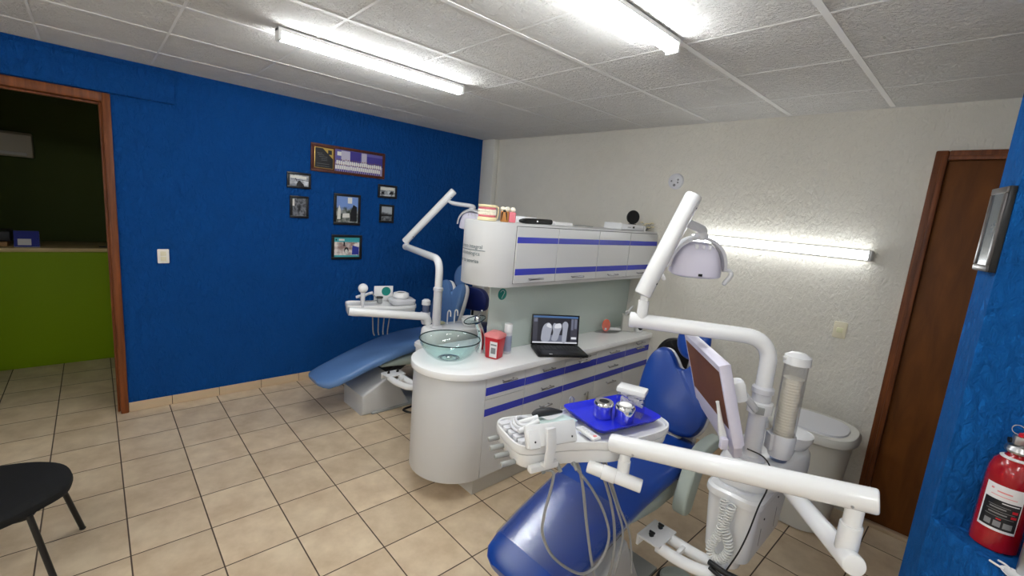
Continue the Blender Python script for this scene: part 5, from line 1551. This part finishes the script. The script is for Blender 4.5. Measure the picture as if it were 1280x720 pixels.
b = MB(); b.cbox((EX + .035, EY - .01, EZ + .385), (.10, .022, .008), .003, (0, -.25, .4)); b.cbox((EX + .03, EY - .01, EZ + .365), (.09, .02, .006), .002, (0, .1, .4)); b.build('lever_handles', M['redp'], t)
b = MB(); b.tube([(EX - .016 + .014 * math.cos(a), EY - .016, EZ + .384 + .014 * math.sin(a)) for a in [2 * PI * k / 16 for k in range(16)]], .0016, 6, False, True); b.build('pull_ring', M['chrome'], t)
b = MB(); b.lathe([(0, 0), (.015, 0), (.017, .003), (.017, .012), (0, .014)], (EX + .03, EY - .036, EZ + .335), 18, Matrix.Rotation(PI / 2, 4, 'X')); b.build('gauge', M['redlid'], t)
b = MB(); b.tube(spline([(EX - .012, EY - .005, EZ + .347), (EX - .03, EY - .012, EZ + .345)], 4), .009, 10); b.build('black_nozzle', M['black'], t)

t = thing('grey_case', 'brushed grey metal box right of the fire extinguisher, cut by the picture edge', 'box', (.36, 2.21, EZ))
b = MB(); b.box(-.07, .07, -.09, .09, 0, .26, .012, None, 3); b.xf(Matrix.Translation((.345, 2.16, EZ)) @ Matrix.Rotation(-.5, 4, 'Z')); b.build('case_body', M['steel'], t)
b = MB(); b.box(-.071, -.0702, -.06, .03, .09, .2); b.xf(Matrix.Translation((.345, 2.16, EZ)) @ Matrix.Rotation(-.5, 4, 'Z')); b.build('white_label', M['label'], t)
b = MB(); b.rod((-.073, .03, .08), (-.069, .03, .08), .006, 10); b.xf(Matrix.Translation((.345, 2.16, EZ)) @ Matrix.Rotation(-.5, 4, 'Z')); b.build('rivet', M['darkstuff'], t)
t = thing('white_dish', 'flat white oval dish with two prongs on the blue ledge', 'dish', (.255, 2.06, EZ))
b = MB(); b.lathe([(0, .003), (.045, .003), (.052, .008), (.054, .007), (.046, .0), (0, 0)], (0, 0, 0), 36, Matrix.Diagonal((1.4, .75, 1, 1)))
for s in (-1, 1):
    b.tube(spline([(-.06, s * .012, .006), (-.08, s * .017, .007), (-.098, s * .016, .006)], 4), .0035, 8)
b.xf(Matrix.Translation((.275, 2.07, EZ + .001)) @ Matrix.Rotation(math.radians(-38), 4, 'Z')); b.build('dish_body', M['plast'], t)

# framed picture on the end of the near wall
ev = Vector((SB[0] - SA[0], SB[1] - SA[1], 0)).normalized()
en = Vector((-ev.y, ev.x, 0))
t = thing('picture_frame', 'dark metal picture frame on the end of the near blue wall', 'picture', (SA[0], SA[1], 1.85))
mf_ = Matrix(((ev.x, en.x, 0, SA[0] + en.x * .001), (ev.y, en.y, 0, SA[1] + en.y * .001), (0, 0, 1, 0), (0, 0, 0, 1)))
fz0, fz1, fy0, fy1 = 1.855, 2.15, .004, .135
b = MB(); b.box(fy0 - .002, fy1 + .002, 0, .020, fz0 - .002, fz1 + .002, .002); b.xf(mf_); b.build('backing', M['frame'], t)
b = MB()
for (a0, a1, c0, c1) in ((fy0, fy1, fz0, fz0 + .022), (fy0, fy1, fz1 - .022, fz1), (fy0, fy0 + .02, fz0 + .022, fz1 - .022), (fy1 - .02, fy1, fz0 + .022, fz1 - .022)):
    b.box(a0, a1, .016, .026, c0, c1, .003)
b.xf(mf_); b.build('pewter_frame', M['pewter'], t)
b = MB(); b.box(fy0 + .02, fy1 - .02, .016, .022, fz0 + .022, fz1 - .022); b.xf(mf_); b.build('picture', M['picglass'], t)
# ------------------------------------------------------------------ world and colour
w = bpy.data.worlds.new('world')
SC.world = w
w.use_nodes = True
w.node_tree.nodes['Background'].inputs[0].default_value = (.6, .7, .85, 1)
w.node_tree.nodes['Background'].inputs[1].default_value = 0.05
SC.view_settings.view_transform = 'Standard'
SC.view_settings.look = 'None'
SC.view_settings.exposure = 0.42
SC.view_settings.gamma = 1.0
SC.view_settings.use_curve_mapping = False
SC.cycles.use_denoising = True
SC.cycles.max_bounces = 10
SC.cycles.diffuse_bounces = 5
SC.cycles.transparent_max_bounces = 16
SC.cycles.sample_clamp_indirect = 8
